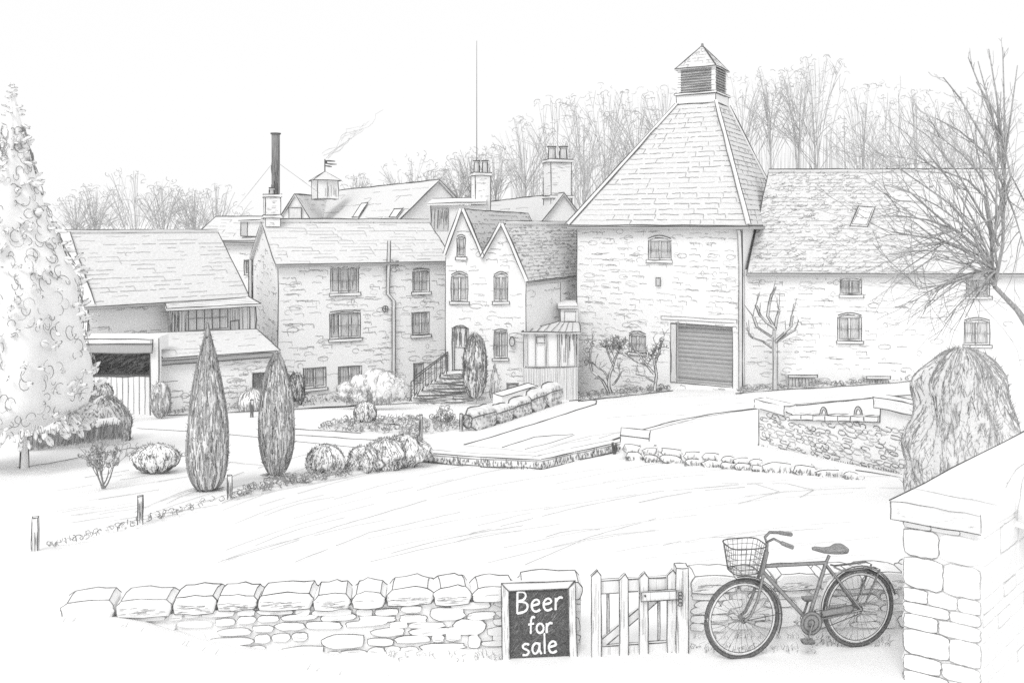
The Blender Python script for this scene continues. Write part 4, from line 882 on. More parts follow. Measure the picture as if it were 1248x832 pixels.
mb = MB()
for k in range(460):
    px = U(625, 830) if k < 260 else U(885, 1075); Y = U(78, 92); b = on(px, Y); top_ = (190 if px < 830 else 165) + U(-25, 40)
    h = Z(top_, Y) - b.z
    if h > 1: mb.line(b, b + Vector((U(-.3, .3), 0, h)), RW(Y, .5), G4 if rnd() < .5 else G3, 1.5, step=40)
struct(mb, 'far_wood', 'stuff', 'fine vertical mass of young stems filling the wood behind the kiln', 'wood')

def rev(prof, b, H, lump=.08, fr=1.6, seed=0.0, sq=1.0):
    def S(a, t):
        r = prof(t); d = Vector((math.cos(a), math.sin(a) * sq, 0)); k = 1 + lump * noise.noise(Vector((math.cos(a) * fr, math.sin(a) * fr, t * fr * 2 + seed)))*2
        return b + Vector((d.x * r * k, d.y * r * k, t * H))
    return S
def rev_mesh(mb, S, m, na=28, nt=18):
    vs = [S(2 * math.pi * i / na, j / nt) for j in range(nt + 1) for i in range(na)]
    mb.mesh(vs, [(j * na + i, j * na + (i + 1) % na, (j + 1) * na + (i + 1) % na, (j + 1) * na + i) for j in range(nt) for i in range(na)], m)
def surf_strokes(mb, S, n, Y, w, m, dt=(.08, .3), t0=(0, 1), tw=.12, bias=1.0):
    for k in range(n):
        a = U(0, 6.283); t = t0[0] + (t0[1] - t0[0]) * rnd() ** bias; L = U(*dt); da = U(-tw, tw)
        pts = []
        for i in range(5):
            tt = t + L * i / 4
            if tt > 1: break
            pts.append(S(a + da * i / 4, tt) + Vector((math.cos(a), math.sin(a), 0)) * RW(Y, .4))
        if len(pts) > 1: mb.tube(pts, [RW(Y, w) * U(.6, 1.2) for _ in pts], m[int(rnd() * len(m))], 3)
def curls(mb, S, n, Y, size, w, m, t0=(0.02, .98)):
    for k in range(n):
        a = U(0, 6.283); t = U(*t0); c = S(a, t); A = (S(a + .05, t) - c); B_ = (S(a, min(1, t + .03)) - S(a, max(0, t - .01)))
        if A.length < 1e-6 or B_.length < 1e-6: continue
        A.normalize(); B_.normalize(); s = U(*size) * Y / F; a0 = U(0, 6.28); da = U(.4, .75); pts = []; nr = A.cross(B_)
        e = U(.45, 1)
        for i in range(7): q = a0 + i * da; pts.append(c + A * math.cos(q) * s * e + B_ * math.sin(q) * s + nr * RW(Y, 1.0))
        mb.tube(pts, [RW(Y, w) * U(.6, 1.2) for _ in pts], m[int(rnd() * len(m))], 3)
dome = lambda t: math.sqrt(max(0.0, 1 - (2 * t - 1) ** 2)) * .5
def domep(R, low=.55): return lambda t: R * (math.sqrt(max(0, 1 - ((t - .45) / .55) ** 2)) if t > .45 else low + (1 - low) * math.sin(t / .45 * math.pi / 2))
def ballp(R): return lambda t: R * math.sqrt(max(0.0, 1 - (2 * t - 1) ** 2)) + .0
def cyp(R, p=.38, q=1.05):
    tm = p / (p + q); k = tm ** p * (1 - tm) ** q
    return lambda t: R * (max(t, 0) ** p) * (max(0.0, 1 - t) ** q) / k
def fuzz(mb, S, n, Y, L, w, m, t0=(.1, 1), up=.8):
    """short leaf ticks standing off the surface, so the outline is never clean"""
    for k in range(n):
        a = U(0, 6.283); t = U(*t0); p = S(a, t); o = Vector((math.cos(a), math.sin(a), 0)) * (1.1 - t) + Vector((0, 0, up)) + Vector((U(-.6, .6), U(-.6, .6), U(-.3, .3))); o.normalize(); l = U(.5, 1.2) * L * Y / F
        mb.tube([p - o * l * .3, p + o * l * .4 + Vector((U(-.1, .1), U(-.1, .1), 0)) * l, p + o * l], [RW(Y, w), RW(Y, w * .9), RW(Y, w * .4)], m[int(rnd() * len(m))], 3)
def shrub(name, label, cat, px, ybase, Y, wpx, hpx, prof='dome', m=FOL, n=220, w=.7, mats=(G2, G3), ncurl=0, csize=(3, 6), group=None, sq=1.0, dt=(.1, .3), bias=1.6, lump=.07, sink=0.02, trunk=False, nf=0, fl=4, fw=.65):
    b = Vector((X(px, Y), Y, Z(ybase, Y))); R = wpx * Y / F / 2; H = hpx * Y / F
    pf = {'dome': domep(R), 'ball': ballp(R), 'cyp': cyp(R), 'spindle': cyp(R, .42, .62), 'egg': cyp(R, .4, .42), 'hedge': domep(R, .9)}[prof]
    S = rev(pf, b - Vector((0, 0, sink)), H, lump, 1.9, px * .37, sq)
    mb = MB(); rev_mesh(mb, S, m, 36, 34)
    surf_strokes(mb, S, n, Y, w, mats, dt, (0, .95), .10, bias)
    fuzz(mb, S, nf or int(n * .6), Y, fl, fw, mats)
    if ncurl: curls(mb, S, ncurl, Y, csize, w, mats)
    if trunk:
        R0 = thing(name, label, cat, b, group); mb.build('crown', R0); mt = MB(); mt.tube([b - Vector((0, 0, .3)), b + Vector((0, 0, H * .08))], [R * .16, R * .14], BARK, 8, True)
        for k in range(40): a = U(0, 6.28); mt.line(b + Vector((math.cos(a) * R * .4, math.sin(a) * R * .4, .01)), b + Vector((math.cos(a + .3) * R * U(.6, .95), math.sin(a + .3) * R * U(.6, .95), .01)), RW(Y, .8), G2 if rnd() < .6 else G3)
        mt.build('trunk', R0); return R0
    return solo(mb, name, label, cat, b, group)
cy = 'slim clipped conifers on the bank'
shrub('cypress', 'taller slim cypress on the bank, in front of the lean-to', 'tree', 253, 597, 19.3, 50, 206, 'cyp', GREYF, 2300, .58, (G1, G2, G3, G3), group=cy, dt=(.03, .12), bias=1.05, lump=.05, trunk=True, nf=500, fl=4)
shrub('cypress', 'shorter slim cypress on the bank, nearer the house corner', 'tree', 337, 579, 21, 42, 152, 'spindle', GREYF, 1900, .58, (G1, G2, G3, G3), group=cy, dt=(.03, .12), bias=1.05, lump=.04, trunk=True, nf=400, fl=4)
shrub('conifer', 'narrow hatched conifer in front of the gabled house door', 'tree', 579, 485, 40.6, 29, 79, 'egg', GREYF, 700, .65, (G1, G2, G2), dt=(.04, .16), bias=1.0, trunk=True)
shrub('conifer', 'small dark conifer at the house wall behind the shorter cypress', 'tree', 361, 495, 38.5, 20, 42, 'egg', GREYF, 300, .7, (G1, G2), dt=(.08, .3), trunk=True)
shrub('bush', 'tall hatched egg shaped bush beside the garage pillar', 'bush', 196, 508, 33, 23, 43, 'egg', GREYF, 300, .65, (G2, G3), dt=(.08, .3))
shrub('bush', 'hatched round bush against the lean-to wall', 'bush', 307, 502, 35.4, 31, 29, 'hedge', FOL, 260, .65, (G2, G3))
shrub('bush', 'small dark dome bush poking above the big hedge by the garage', 'bush', 124, 492, 31, 26, 26, 'hedge', HATCHF, 240, .7, (G1, G2))
shrub('hedge', 'big rounded hatched hedge beside the white evergreen', 'hedge', 125, 545, 27.5, 70, 64, 'hedge', HATCHF, 800, .65, (G1, G2, G3), sq=.7, bias=1.0, dt=(.06, .2))
shrub('bush', 'low fan shaped bush on the bank left of the taller cypress', 'bush', 190, 572, 21.2, 58, 32, 'dome', FOL, 300, .65, (G1, G2), sq=.7, bias=2.6, dt=(.05, .3), nf=260, fl=3.5, ncurl=40, csize=(2, 4))
shrub('topiary_ball', 'clipped ball of box in the planted flower bed', 'bush', 445, 517, 32, 28, 28, 'ball', FOL, 320, .65, (G1, G2), bias=1.6, lump=.02, nf=240, fl=2.2, dt=(.04, .2))
shrub('bush', 'pale rounded bush on the bank right of the shorter cypress', 'bush', 397, 581, 22.2, 47, 40, 'dome', FOL, 420, .7, (G1, G2, G3), bias=2.2, dt=(.05, .2), nf=380, fl=3.5, ncurl=30, csize=(2, 4))
for (px, yb, Y, w_, h_), lb in zip([(443, 581, 22.9, 42, 38), (468, 575, 23.3, 50, 42), (496, 566, 23.8, 50, 38)], ['leftmost and lowest of the three bushes at the end of the kerb', 'middle one of the three bushes at the end of the kerb', 'bush touching the end of the stone kerb']):
    shrub('bush', lb, 'bush', px, yb, Y, w_, h_, 'dome', FOL, 460, .7, (G1, G2, G3), bias=1.7, dt=(.05, .22), nf=420, fl=4, ncurl=40, csize=(2, 5), lump=.24, group='bushes at the end of the kerb', sq=.8)
mb = MB(); Yh = 38
for (hx, hy, w_, h_) in ((424, 489, 26, 24), (438, 490, 28, 34), (455, 491, 30, 41), (472, 490, 28, 38), (484, 488, 24, 28), (462, 492, 34, 26), (440, 492, 30, 20)):
    bb = Vector((X(hx, Yh), Yh + U(-.3, .3), Z(hy, Yh))); Sh = rev(ballp(w_ * Yh / F / 2), bb, h_ * Yh / F, .2, 2.2, hx * .3); rev_mesh(mb, Sh, FOL, 18, 14); curls(mb, Sh, 60, Yh, (2.5, 6), .6, (G2, G3, G3)); fuzz(mb, Sh, 22, Yh, 5, .6, (G2, G3))
for k in range(46): p = Vector((X(U(425, 482), Yh), Yh - .5, Z(491, Yh))); mb.line(p, p + Vector((U(-.2, .2), 0, U(.2, .7))), RW(Yh, .6), G2)
solo(mb, 'hydrangea', 'pale airy bush of round leaves before the cellar windows', 'bush', Vector((X(452, Yh), Yh, Z(489, Yh))))
shrub('large_conifer', 'broad hatched conifer behind the foreground stone wall on the right', 'tree', 1173, 612, 17, 118, 190, 'hedge', mat('light_conifer', .74, .12, 20.0, (1, 1, .2)), 3000, .6, (G2, G3, G3), dt=(.02, .10), bias=1.0, lump=.2, trunk=True, nf=1100, fl=6)
shrub('slim_shrub', 'thin pale climber against the gabled house wall by the cellar door', 'bush', 603, 488, 42, 13, 46, 'cyp', FOL, 60, .7, (G2, G3))
# white evergreen on the left
EY = 22.0; eb = on(42, EY); EV = thing('evergreen', 'huge pale feathery evergreen at the left edge', 'tree', eb); H = Z(98, EY) - eb.z; zc = (Z(528, EY) - eb.z) / H
cb = Vector((X(16, EY), EY, Z(528, EY))); Hc = Z(99, EY) - cb.z
EVM = mat('pale_needles', .86, .02, 9.0); SMOOTH.append(EVM)
ev_edge = [(0, 80), (.10, 96), (.2, 97), (.32, 92), (.42, 84), (.52, 62), (.62, 44), (.72, 31), (.82, 19), (.92, 8), (1, 1)]
def evp(t):
    for (a, r_), (b_, q) in zip(ev_edge[:-1], ev_edge[1:]):
        if t <= b_: return (r_ + (q - r_) * (t - a) / (b_ - a)) * EY / F
    return .01
S = rev(evp, cb, Hc, .15, 1.9, 3.3); mb = MB(); S2 = rev(lambda t: evp(t) * .86 * (1 if t > .06 else .5 + t * 8), cb + Vector((0, 0, .12)), Hc * .96, .15, 1.9, 3.3); rev_mesh(mb, S2, EVM, 60, 60)
def lobe(mb, c, d, L, w_):
    d = d.normalized(); a1_ = d.cross(Vector((.1, .2, 1))).normalized(); b1_ = d.cross(a1_); vs = []; na = 7
    for t, k in ((0, .35), (.3, .9), (.65, 1), (.9, .6), (1, .05)):
        for i in range(na): q = 6.283 * i / na; vs.append(c + d * L * t + (a1_ * math.cos(q) + b1_ * math.sin(q)) * w_ * k * U(.9, 1.1))
    mb.mesh(vs, [(j_ * na + i, j_ * na + (i + 1) % na, (j_ + 1) * na + (i + 1) % na, (j_ + 1) * na + i) for j_ in range(4) for i in range(na)], EVM)
    return a1_, b1_
for k in range(720):
    t = U(0, .99) if k < 540 else U(0, .05); a = U(0, 6.283); p = S(a, t); ax = cb + Vector((0, 0, t * Hc)); out = (p - ax); rr_ = out.length
    if rr_ < 1e-3 or (t > .62 and rnd() < .55): continue
    out.normalize(); L = U(7, 17) * EY / F * (.5 + .5 * min(1, rr_ / 1.0)); d = (out + Vector((U(-.5, .5), U(-.5, .5), U(-.4, .8) - (1.3 if k >= 540 else 0)))).normalized(); c = ax + out * rr_ * U(.84, 1.0) - d * L * .35; w_ = L * U(.16, .28)
    a1_, b1_ = lobe(mb, c, d, L, w_)
    m_ = G2 if rnd() < .35 and t < .7 else G3
    for q_ in range(2):          # drawn rim of the spray
        ph = U(0, 3.14); sd = a1_ * math.cos(ph) + b1_ * math.sin(ph); q = []
        for i in range(9):
            u_ = -1 + 2 * i / 8 * U(.9, 1); q.append(c + d * L * (1.04 - .75 * u_ * u_) + sd * (w_ * 1.12 * u_))
        mb.tube(q, [RW(EY, .85) * U(.6, 1.2) for _ in q], m_, 3)
S3 = rev(lambda t: evp(t) * .90, cb + Vector((0, 0, .1)), Hc * .97, .15, 1.9, 3.3); curls(mb, S3, 760, EY, (3, 9), .9, (G2, G3, G2), (.02, .88))
mb.build('crown', EV); mb = MB(); mb.tube([P(29, 572, EY), P(30, 540, EY), P(27, 505, EY)], [.11, .1, .12], FOL, 8); mb.line(P(24, 572, EY - .1), P(26, 520, EY - .1), RW(EY, 1.2), G1); mb.line(P(35, 570, EY - .1), P(34, 525, EY - .1), RW(EY, 1.2), G1); mb.build('trunk', EV)
# low hedge under the evergreen
hA, hB = V2(X(33, 25), 25), V2(X(148, 26.5), 26.5); hfz = Fac(hA, hB, 25.5); mb = MB(); zl, zh = gz(hA.x, 25) - .3, Z(527, 25)
def hz_(s, d): return zh + .10 * noise.noise(Vector((s * 2, d * 2, 1)))
ns = 24; cols = []
for i in range(ns + 1):
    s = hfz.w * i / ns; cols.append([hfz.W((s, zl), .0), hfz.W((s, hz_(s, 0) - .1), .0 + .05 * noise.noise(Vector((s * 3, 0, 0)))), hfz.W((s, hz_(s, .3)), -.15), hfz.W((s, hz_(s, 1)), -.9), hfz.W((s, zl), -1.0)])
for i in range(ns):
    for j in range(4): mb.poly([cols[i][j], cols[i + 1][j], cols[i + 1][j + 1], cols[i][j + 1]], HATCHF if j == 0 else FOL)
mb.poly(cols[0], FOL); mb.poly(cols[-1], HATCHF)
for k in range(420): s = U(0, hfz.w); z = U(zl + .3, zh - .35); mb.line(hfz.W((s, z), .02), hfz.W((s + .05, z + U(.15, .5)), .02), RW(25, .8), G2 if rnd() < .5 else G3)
for i in range(ns): mb.line(cols[i][1], cols[i + 1][1], RW(25, 1.2), G1, 1.5)
solo(mb, 'clipped_hedge', 'low flat topped clipped hedge under the white evergreen', 'hedge', hfz.W((hfz.w / 2, zl)))
# small shrubs with bare twigs
def twiggy(name, label, cat, px, ybase, Y, hpx, n, spread, m=G2, leaf=0, r=1.6, depth=2, lean=0, up=.1, group=None):
    b = Vector((X(px, Y), Y, Z(ybase, Y))); H = hpx * Y / F; R = thing(name, label, cat, b, group); mb = MB()
    for k in range(n):
        a = 6.283 * (k + U(-.2, .2)) / n; d = Vector((math.cos(a) * spread + lean, math.sin(a) * spread * .5, 1)).normalized(); branch(mb, b + Vector((U(-.03, .03) * H, 0, 0)), d, H * U(.42, .55), RW(Y, r) * 1.5, depth, m, RW(Y, .6), .6, up, (2, 3), .22, (.55, .8))
    for v in mb.v: pass
    zs = max(v[2] for v in mb.v); s = H / (zs - b.z); mb.v = [(v[0], v[1], b.z + (v[2] - b.z) * s) for v in mb.v]
    tips = [Vector(v) for v in mb.v if v[2] > b.z + H * .45]; mb.build('stems', R)
    if leaf:
        ml = MB()
        for k in range(leaf):
            c = random.choice(tips); s = U(1.5, 3.5) * Y / F; a0 = U(0, 6); pts = [c + Vector((math.cos(a0 + i * .8) * s, U(-.1, .1) * s, math.sin(a0 + i * .8) * s)) for i in range(6)]; ml.tube(pts, RW(Y, .8), G2 if rnd() < .6 else G3, 3)
        ml.build('leaves', R)
    return R
def trained(label, Y, arms, tips, leaf):
    b = P(arms[0][0][0], arms[0][0][1], Y); R = thing('wall_shrub', label, 'shrub', b, 'shrubs trained on the kiln wall'); mb = MB()
    for ar, r in [(a, .075 if i_ < 2 else .05) for i_, a in enumerate(arms)]:
        pts = []
        for (q, q2) in zip(ar[:-1], ar[1:]):
            for t in (0, .5): pts.append(P(q[0] + (q2[0] - q[0]) * t + U(-1, 1), q[1] + (q2[1] - q[1]) * t + U(-1, 1), Y + U(-.15, .1)))
        pts.append(P(ar[-1][0], ar[-1][1], Y)); n_ = len(pts); rr = [r * (1 - .6 * i_ / n_) for i_ in range(n_)]; mb.tube(pts, rr, BARK, 6)
        for dx in (-1, 1): mb.tube([p + Vector((dx * q * .9, -q * .8, 0)) for p, q in zip(pts, rr)], [RW(Y, .95) * U(.6, 1.2) for _ in pts], G1, 3)
        for k in range(3): p = pts[random.randint(n_ // 2, n_ - 1)]; branch(mb, p, Vector((U(-.8, .8), U(-.3, .1), U(.2, 1))).normalized(), U(.25, .5), .02, 1, G2, RW(Y, .6), .6, .1)
    mb.build('stems', R); ml = MB()
    for k in range(leaf):
        c_ = random.choice(tips); c = P(c_[0] + random.gauss(0, 5), c_[1] + random.gauss(0, 4), Y + U(-.2, .1)); w_ = U(1.5, 3.2) * Y / F; a0 = U(0, 6); ml.tube([c + Vector((math.cos(a0 + i_ * .8) * w_, U(-.05, .05), math.sin(a0 + i_ * .8) * w_)) for i_ in range(6)], RW(Y, .8), G1 if rnd() < .4 else G2, 3)
    ml.build('leaves', R)
trained('gnarled trained shrub on the kiln wall nearest the glazed porch', 42.3, [[(744, 480), (741, 462), (747, 446), (753, 428), (756, 416)], [(742, 478), (734, 464), (722, 452), (718, 436), (722, 420)], [(741, 464), (736, 452), (724, 444), (716, 440)], [(746, 470), (754, 460), (758, 452)], [(748, 446), (742, 432), (738, 420)]], [(720, 418), (717, 438), (756, 416), (740, 418), (748, 422)], 70)
trained('gnarled trained shrub under the low kiln window beside the shutter', 41.7, [[(797, 476), (799, 458), (798, 444), (803, 430), (806, 418)], [(798, 456), (788, 446), (772, 438), (756, 430), (746, 420)], [(797, 466), (786, 458), (775, 456)], [(799, 446), (794, 434), (800, 422)], [(788, 446), (780, 432), (770, 424)]], [(804, 418), (800, 426), (748, 420), (766, 424), (790, 436)], 66)
twiggy('young_tree', 'small knobbly shrub standing on the bank before the clipped hedge', 'shrub', 126, 595, 19.4, 60, 6, .6, G2, 150, 1.2, 2)
twiggy('bed_shrub', 'little curly shrub at the right end of the flower bed', 'shrub', 541, 522, 33, 26, 5, .8, G2, 50, 1.0, 1)
twiggy('grass_tuft', 'spiky dark tuft at the corner of the stone kerb', 'plant', 749, 556, 25.6, 18, 14, .35, G1, 0, .9, 0)
# pollarded tree by the wing
pY = 41; pb = Vector((X(944, pY), pY, Z(476, pY))); PT = thing('pollard_tree', 'small pollarded bare tree against the right wing wall', 'tree', pb); mb = MB()
mb.tube([pb, P(944, 440, pY), P(943, 412, pY), P(944, 398, pY)], [.13, .11, .11, .09], BARK, 8)
for o in (-.12, .12): mb.line(pb + Vector((o, -.1, 0)), P(944 + o * 20, 410, pY) + Vector((0, -.12, 0)), RW(pY, 1.1), G1)
mb.build('trunk', PT); mb = MB()
for arm in ([(943, 425), (930, 416), (918, 412), (913, 408)], [(943, 412), (932, 405), (922, 398), (918, 386)], [(944, 400), (934, 393), (926, 384), (921, 372)], [(944, 400), (935, 385), (937, 370), (940, 358)], [(944, 402), (946, 388), (949, 378)], [(945, 415), (956, 405), (963, 398), (965, 384)], [(945, 418), (958, 408), (968, 402)]):
    pts = [P(a, b, pY + U(-.4, .4)) for a, b in arm]; mb.tube(pts, [.075 - .014 * i for i in range(len(pts))], BARK, 6)
    for dx in (-1, 1): mb.tube([p + Vector((dx * .06, -.06, 0)) for p in pts], RW(pY, .8), G1, 3)
    for k in range(3): branch(mb, pts[-1 - (k % 2)], (pts[-1] - pts[-2]).normalized() + Vector((U(-.5, .5), 0, U(.1, .6))), U(.5, .9), .035, 0, G2, RW(pY, .7))
mb.build('crown', PT)
TREEM = mat('near_bark', .24, .25, 30.0, (2, 2, .4))
# near bare tree at the right edge
nY = 14.0; nb = on(1300, nY); NT = thing('near_tree', 'large bare tree with sweeping branches at the right edge', 'tree', nb); mb = MB(); rt = [nb - Vector((0, 0, .2)), P(1300, 520, nY), P(1272, 425, nY), P(1240, 378, nY), P(1212, 349, nY)]
mb.tube(rt, [.22, .15, .075, .045, .034], TREEM, 8); mb.build('trunk', NT); mb = MB(); f0 = P(1212, 349, nY)
limbs = [([(1212, 349), (1205, 320), (1190, 300), (1165, 280), (1130, 268), (1090, 262)], .045), ([(1205, 325), (1175, 305), (1150, 295), (1120, 298), (1085, 320)], .036), ([(1210, 340), (1208, 290), (1200, 240), (1180, 220), (1140, 205), (1118, 190)], .042),
         ([(1208, 300), (1218, 260), (1222, 225), (1205, 190), (1170, 160), (1142, 145)], .036), ([(1212, 349), (1222, 300), (1224, 240), (1225, 180), (1215, 140), (1190, 100)], .045), ([(1224, 240), (1232, 215), (1222, 170), (1202, 145)], .03), ([(1222, 225), (1236, 260), (1248, 300)], .025), ([(1190, 300), (1150, 270), (1110, 235), (1085, 225)], .034),
         ([(1224, 180), (1200, 120), (1180, 70)], .03), ([(1224, 200), (1215, 120), (1205, 60)], .03), ([(1225, 190), (1232, 140), (1240, 80)], .026), ([(1165, 280), (1130, 290), (1085, 282)], .028), ([(1195, 312), (1170, 330), (1150, 350), (1130, 362)], .026), ([(1205, 325), (1190, 345), (1175, 362)], .022), ([(1212, 345), (1180, 322), (1140, 312), (1092, 345)], .03), ([(1200, 300), (1160, 250), (1120, 222), (1095, 205)], .03), ([(1218, 300), (1190, 250), (1160, 200), (1130, 165)], .032), ([(1223, 250), (1205, 180), (1170, 120), (1150, 95)], .032), ([(1225, 220), (1212, 150), (1192, 75)], .03), ([(1225, 200), (1224, 130), (1222, 58)], .028), ([(1200, 330), (1160, 345), (1120, 352), (1100, 330)], .024)]
for k in range(13):
    a = math.radians(92 + 146 * k / 12 + U(-4, 4)); Rr = np.interp(math.degrees(a), [85, 110, 135, 160, 185, 215, 245], [255, 240, 205, 165, 145, 115, 70]) * U(.8, 1.0)
    s0 = random.choice([(1212, 345), (1208, 318), (1213, 295), (1221, 262), (1216, 330)]); t_ = (1214 + Rr * math.cos(a), 325 - Rr * math.sin(a)); c_ = (s0[0] + (t_[0] - s0[0]) * .35, s0[1] + (t_[1] - s0[1]) * .5 - 26)
    limbs.append(([(s0[0] * (1 - u_) ** 2 + c_[0] * 2 * u_ * (1 - u_) + t_[0] * u_ * u_, s0[1] * (1 - u_) ** 2 + c_[1] * 2 * u_ * (1 - u_) + t_[1] * u_ * u_) for u_ in np.linspace(0, 1, 6)], .0239))
for pts, r in limbs:
    n_ = len(pts); r *= .6; q = [P(a, b, nY + U(-.5, .5) * i / n_ * 2) for i, (a, b) in enumerate(pts)]; mb.tube(q, [r * (1 - .75 * i / (n_ - 1)) + .003 for i in range(n_)], TREEM, 6)
    for i in range(1, n_):
        d = (q[i] - q[i - 1]).normalized()
        for k in range(4 if abs(r / .6 - .0239) > 1e-6 else 2):
            t = rnd(); sg = 1 if (k % 2) else -1; a = U(.25, .6) * sg; nd = Vector((d.x * math.cos(a) - d.z * math.sin(a), U(-.35, .35), d.x * math.sin(a) + d.z * math.cos(a))).normalized()
            branch(mb, q[i - 1] + (q[i] - q[i - 1]) * t, nd, U(.34, .7) * (.25 if q[i].z > Z(130, nY) else (.6 if q[i].z > Z(190, nY) else 1)), .0075, 2 if rnd() < .3 else 1, G2 if rnd() < .3 else G3, RW(nY, .5), .34, .04, (1, 2), .15)
mb.build('crown', NT)

# ================================================================== GARDEN FURNITURE AND WALLS
def post(px, y0, y1, Y, label, w=.042):
    b = Vector((X(px, Y), Y, Z(y1, Y) - .05)); h = Z(y0, Y) - b.z; mb = MB(); a = mb.box(b + Vector((0, 0, h / 2)), (w, w, h / 2), WOOD, .3); r = RW(Y, 1.1)
    for i in range(4): mb.line(a[i], a[i + 4], r, G1); mb.line(a[i + 4], a[4 + (i + 1) % 4], r, G1)
    for k in range(6): x = U(-w, w); mb.line(b + Vector((x, -w - .01, h * U(0, .4))), b + Vector((x, -w - .01, h * U(.5, .95))), r * .6, G2)
    solo(mb, 'wooden_post', label, 'post', b, 'short wooden posts in the garden')
for a in ((43, 630, 672, 14, 'leftmost short post on the lawn edge'), (171, 604, 638, 16, 'short post on the lawn edge below the fan shaped bush'), (280, 579, 607, 18.3, 'short post at the foot of the taller cypress'), (307, 487, 510, 33, 'short pale post on the drive edge behind the shorter cypress'), (513, 505, 533, 29, 'thin post at the front of the flower bed'), (562, 504, 525, 31.5, 'thin post at the right end of the flower bed')): post(*a)
# stone kerb of the terrace
mb = MB(); kp = [(470, 553), (512, 554), (585, 560), (660, 563), (700, 553), (756, 541)]
tops = []
for a, b in kp:
    g = gp(a, b + 9); tops.append(g)
for i in range(len(tops) - 1):
    a, b = tops[i], tops[i + 1]; d = (b - a).normalized(); n_ = Vector((-d.y, d.x, 0)); n_ = n_ if n_.y > 0 else -n_; h = Vector((0, 0, .27)); w = n_ * .35
    mb.hexa([a - h, b - h, b - h + w, a - h + w, a + h, b + h, b + h + w, a + h + w], PAPER); r = RW(a.y, 1.3)
    mb.line(a + h, b + h, r, G1, step=18); mb.line(a + h + w, b + h + w, r * .7, G2); mb.line(a + h - Vector((0, .005, .05)), b + h - Vector((0, .005, .05)), r * .7, G2); mb.line(a + Vector((0, -.012, .02)), b + Vector((0, -.012, .02)), r * .9, G1, 1.5)
    for k in range(int((b - a).length / .022)):
        t = rnd(); q = a + (b - a) * t; z = U(-.02, .15); mb.line(q + Vector((0, -.015, z)), q + Vector((U(-.03, .03), -.015, z + U(.04, .12))), r * .6, G2 if rnd() < .65 else G1, .4)
solo(mb, 'terrace_kerb', 'low hatched stone kerb edging the terrace above the lawn', 'kerb', tops[3])
def stone(mb, C0, ua, ub, nn, w, h, dep, Y, m=PAPER, lw=1.1, lm=G1, jit=.12, nseg=12, power=3.2, line=True):
    """one rough stone with a rounded face: centre, face axes, outward normal"""
    pts = []
    for i in range(nseg):
        a = 2 * math.pi * (i + .5) / nseg; c, s = math.cos(a), math.sin(a); k = (abs(c) ** power + abs(s) ** power) ** (-1 / power) * (1 + U(-jit, jit) * .5)
        pts.append((c * k * w / 2, s * k * h / 2))
    front = [C0 + ua * a * .94 + ub * b * .92 + nn * dep for a, b in pts]; back = [C0 + ua * a + ub * b for a, b in pts]; rear = [p - nn * .03 for p in back]; n = nseg
    mb.mesh(front + back + rear, [tuple(range(n))] + [(i, n + i, n + (i + 1) % n, (i + 1) % n) for i in range(n)] + [(n + i, 2 * n + i, 2 * n + (i + 1) % n, n + (i + 1) % n) for i in range(n)], m)
    if line:
        q = [C0 + ua * a * .99 + ub * b * .99 + nn * (dep * .5 + .002) for a, b in pts]; mb.tube(q + [q[0]], [RW(Y, lw) * U(.55, 1.2) for _ in range(n + 1)], lm, 4)
# rockery edging right of the kerb
rk = [(752, 558), (800, 559), (850, 563), (900, 568), (940, 571), (985, 575), (1030, 577)]; cnt = 0
mb = MB(); xs = 760
while xs < 1046:
    w = U(16, 34); py = 551 + (xs - 750) * .085; g = gp(xs + w / 2, py + 8); Y = g.y; hh = (17 - (xs - 750) * .028) * Y / F; ww = w * Y / F
    n0 = Vector((0, -1, .1)).normalized(); ua = Vector((1, -.25, 0)).normalized()
    for lev in range(2 if xs < 930 else 1):
        hs = hh * (.62 if xs < 930 else 1); c = g + Vector((U(-.05, .05), lev * .1, hs * (.45 + .8 * lev)))
        vs = []
        stone(mb, c, (ua + Vector((0, 0, U(-.12, .12)))).normalized(), Vector((0, 0, 1)), Vector((0, -1, 0)), ww * U(.8, 1.15), hs * U(.8, 1.15), .16, Y, lw=1.35, lm=G1, jit=.3, power=2.6); stone(mb, c + Vector((0, .3, 0)), ua, Vector((0, 1, .1)).normalized(), Vector((0, 0, 1)), ww, .5, hs * .45, Y, line=False)
        for k in range(24 if lev == 0 else 9): a = U(-.55, .55) * ww; z_ = -hs * U(.1, .6); mb.line(c + ua * a + Vector((0, -.18, z_)), c + ua * (a + U(-.03, .05)) + Vector((0, -.18, z_ + U(.15, .5) * hs)), RW(Y, .75), G2 if rnd() < .6 else G1)
    xs += w
solo(mb, 'rockery_edging', 'line of rough edging stones running right from the stone kerb', 'stone edging', gp(880, 570))
mb = MB(); a = [P(756, 540, 26.4), P(792, 543, 25.9), P(793, 536, 27.2), P(757, 529, 27.4)]; zs = a[0].z - .1
q = [Vector((p.x, p.y, zs + .36)) for p in (P(756, 0, 26.3), P(791, 0, 25.9), P(793, 0, 26.9), P(757, 0, 27.3))]; mb.slab(q, .24, PAPER); mb.loop([p + Vector((0, 0, .005)) for p in q], RW(26, 1.3), G1); mb.loop([q[0], q[1], q[1] - Vector((0, 0, .24)), q[0] - Vector((0, 0, .24))], RW(26, 1.3), G1)
solo(mb, 'stone_slab', 'flat stone slab lying on the corner of the kerb', 'stone', q[0] - Vector((0, 0, .3)))
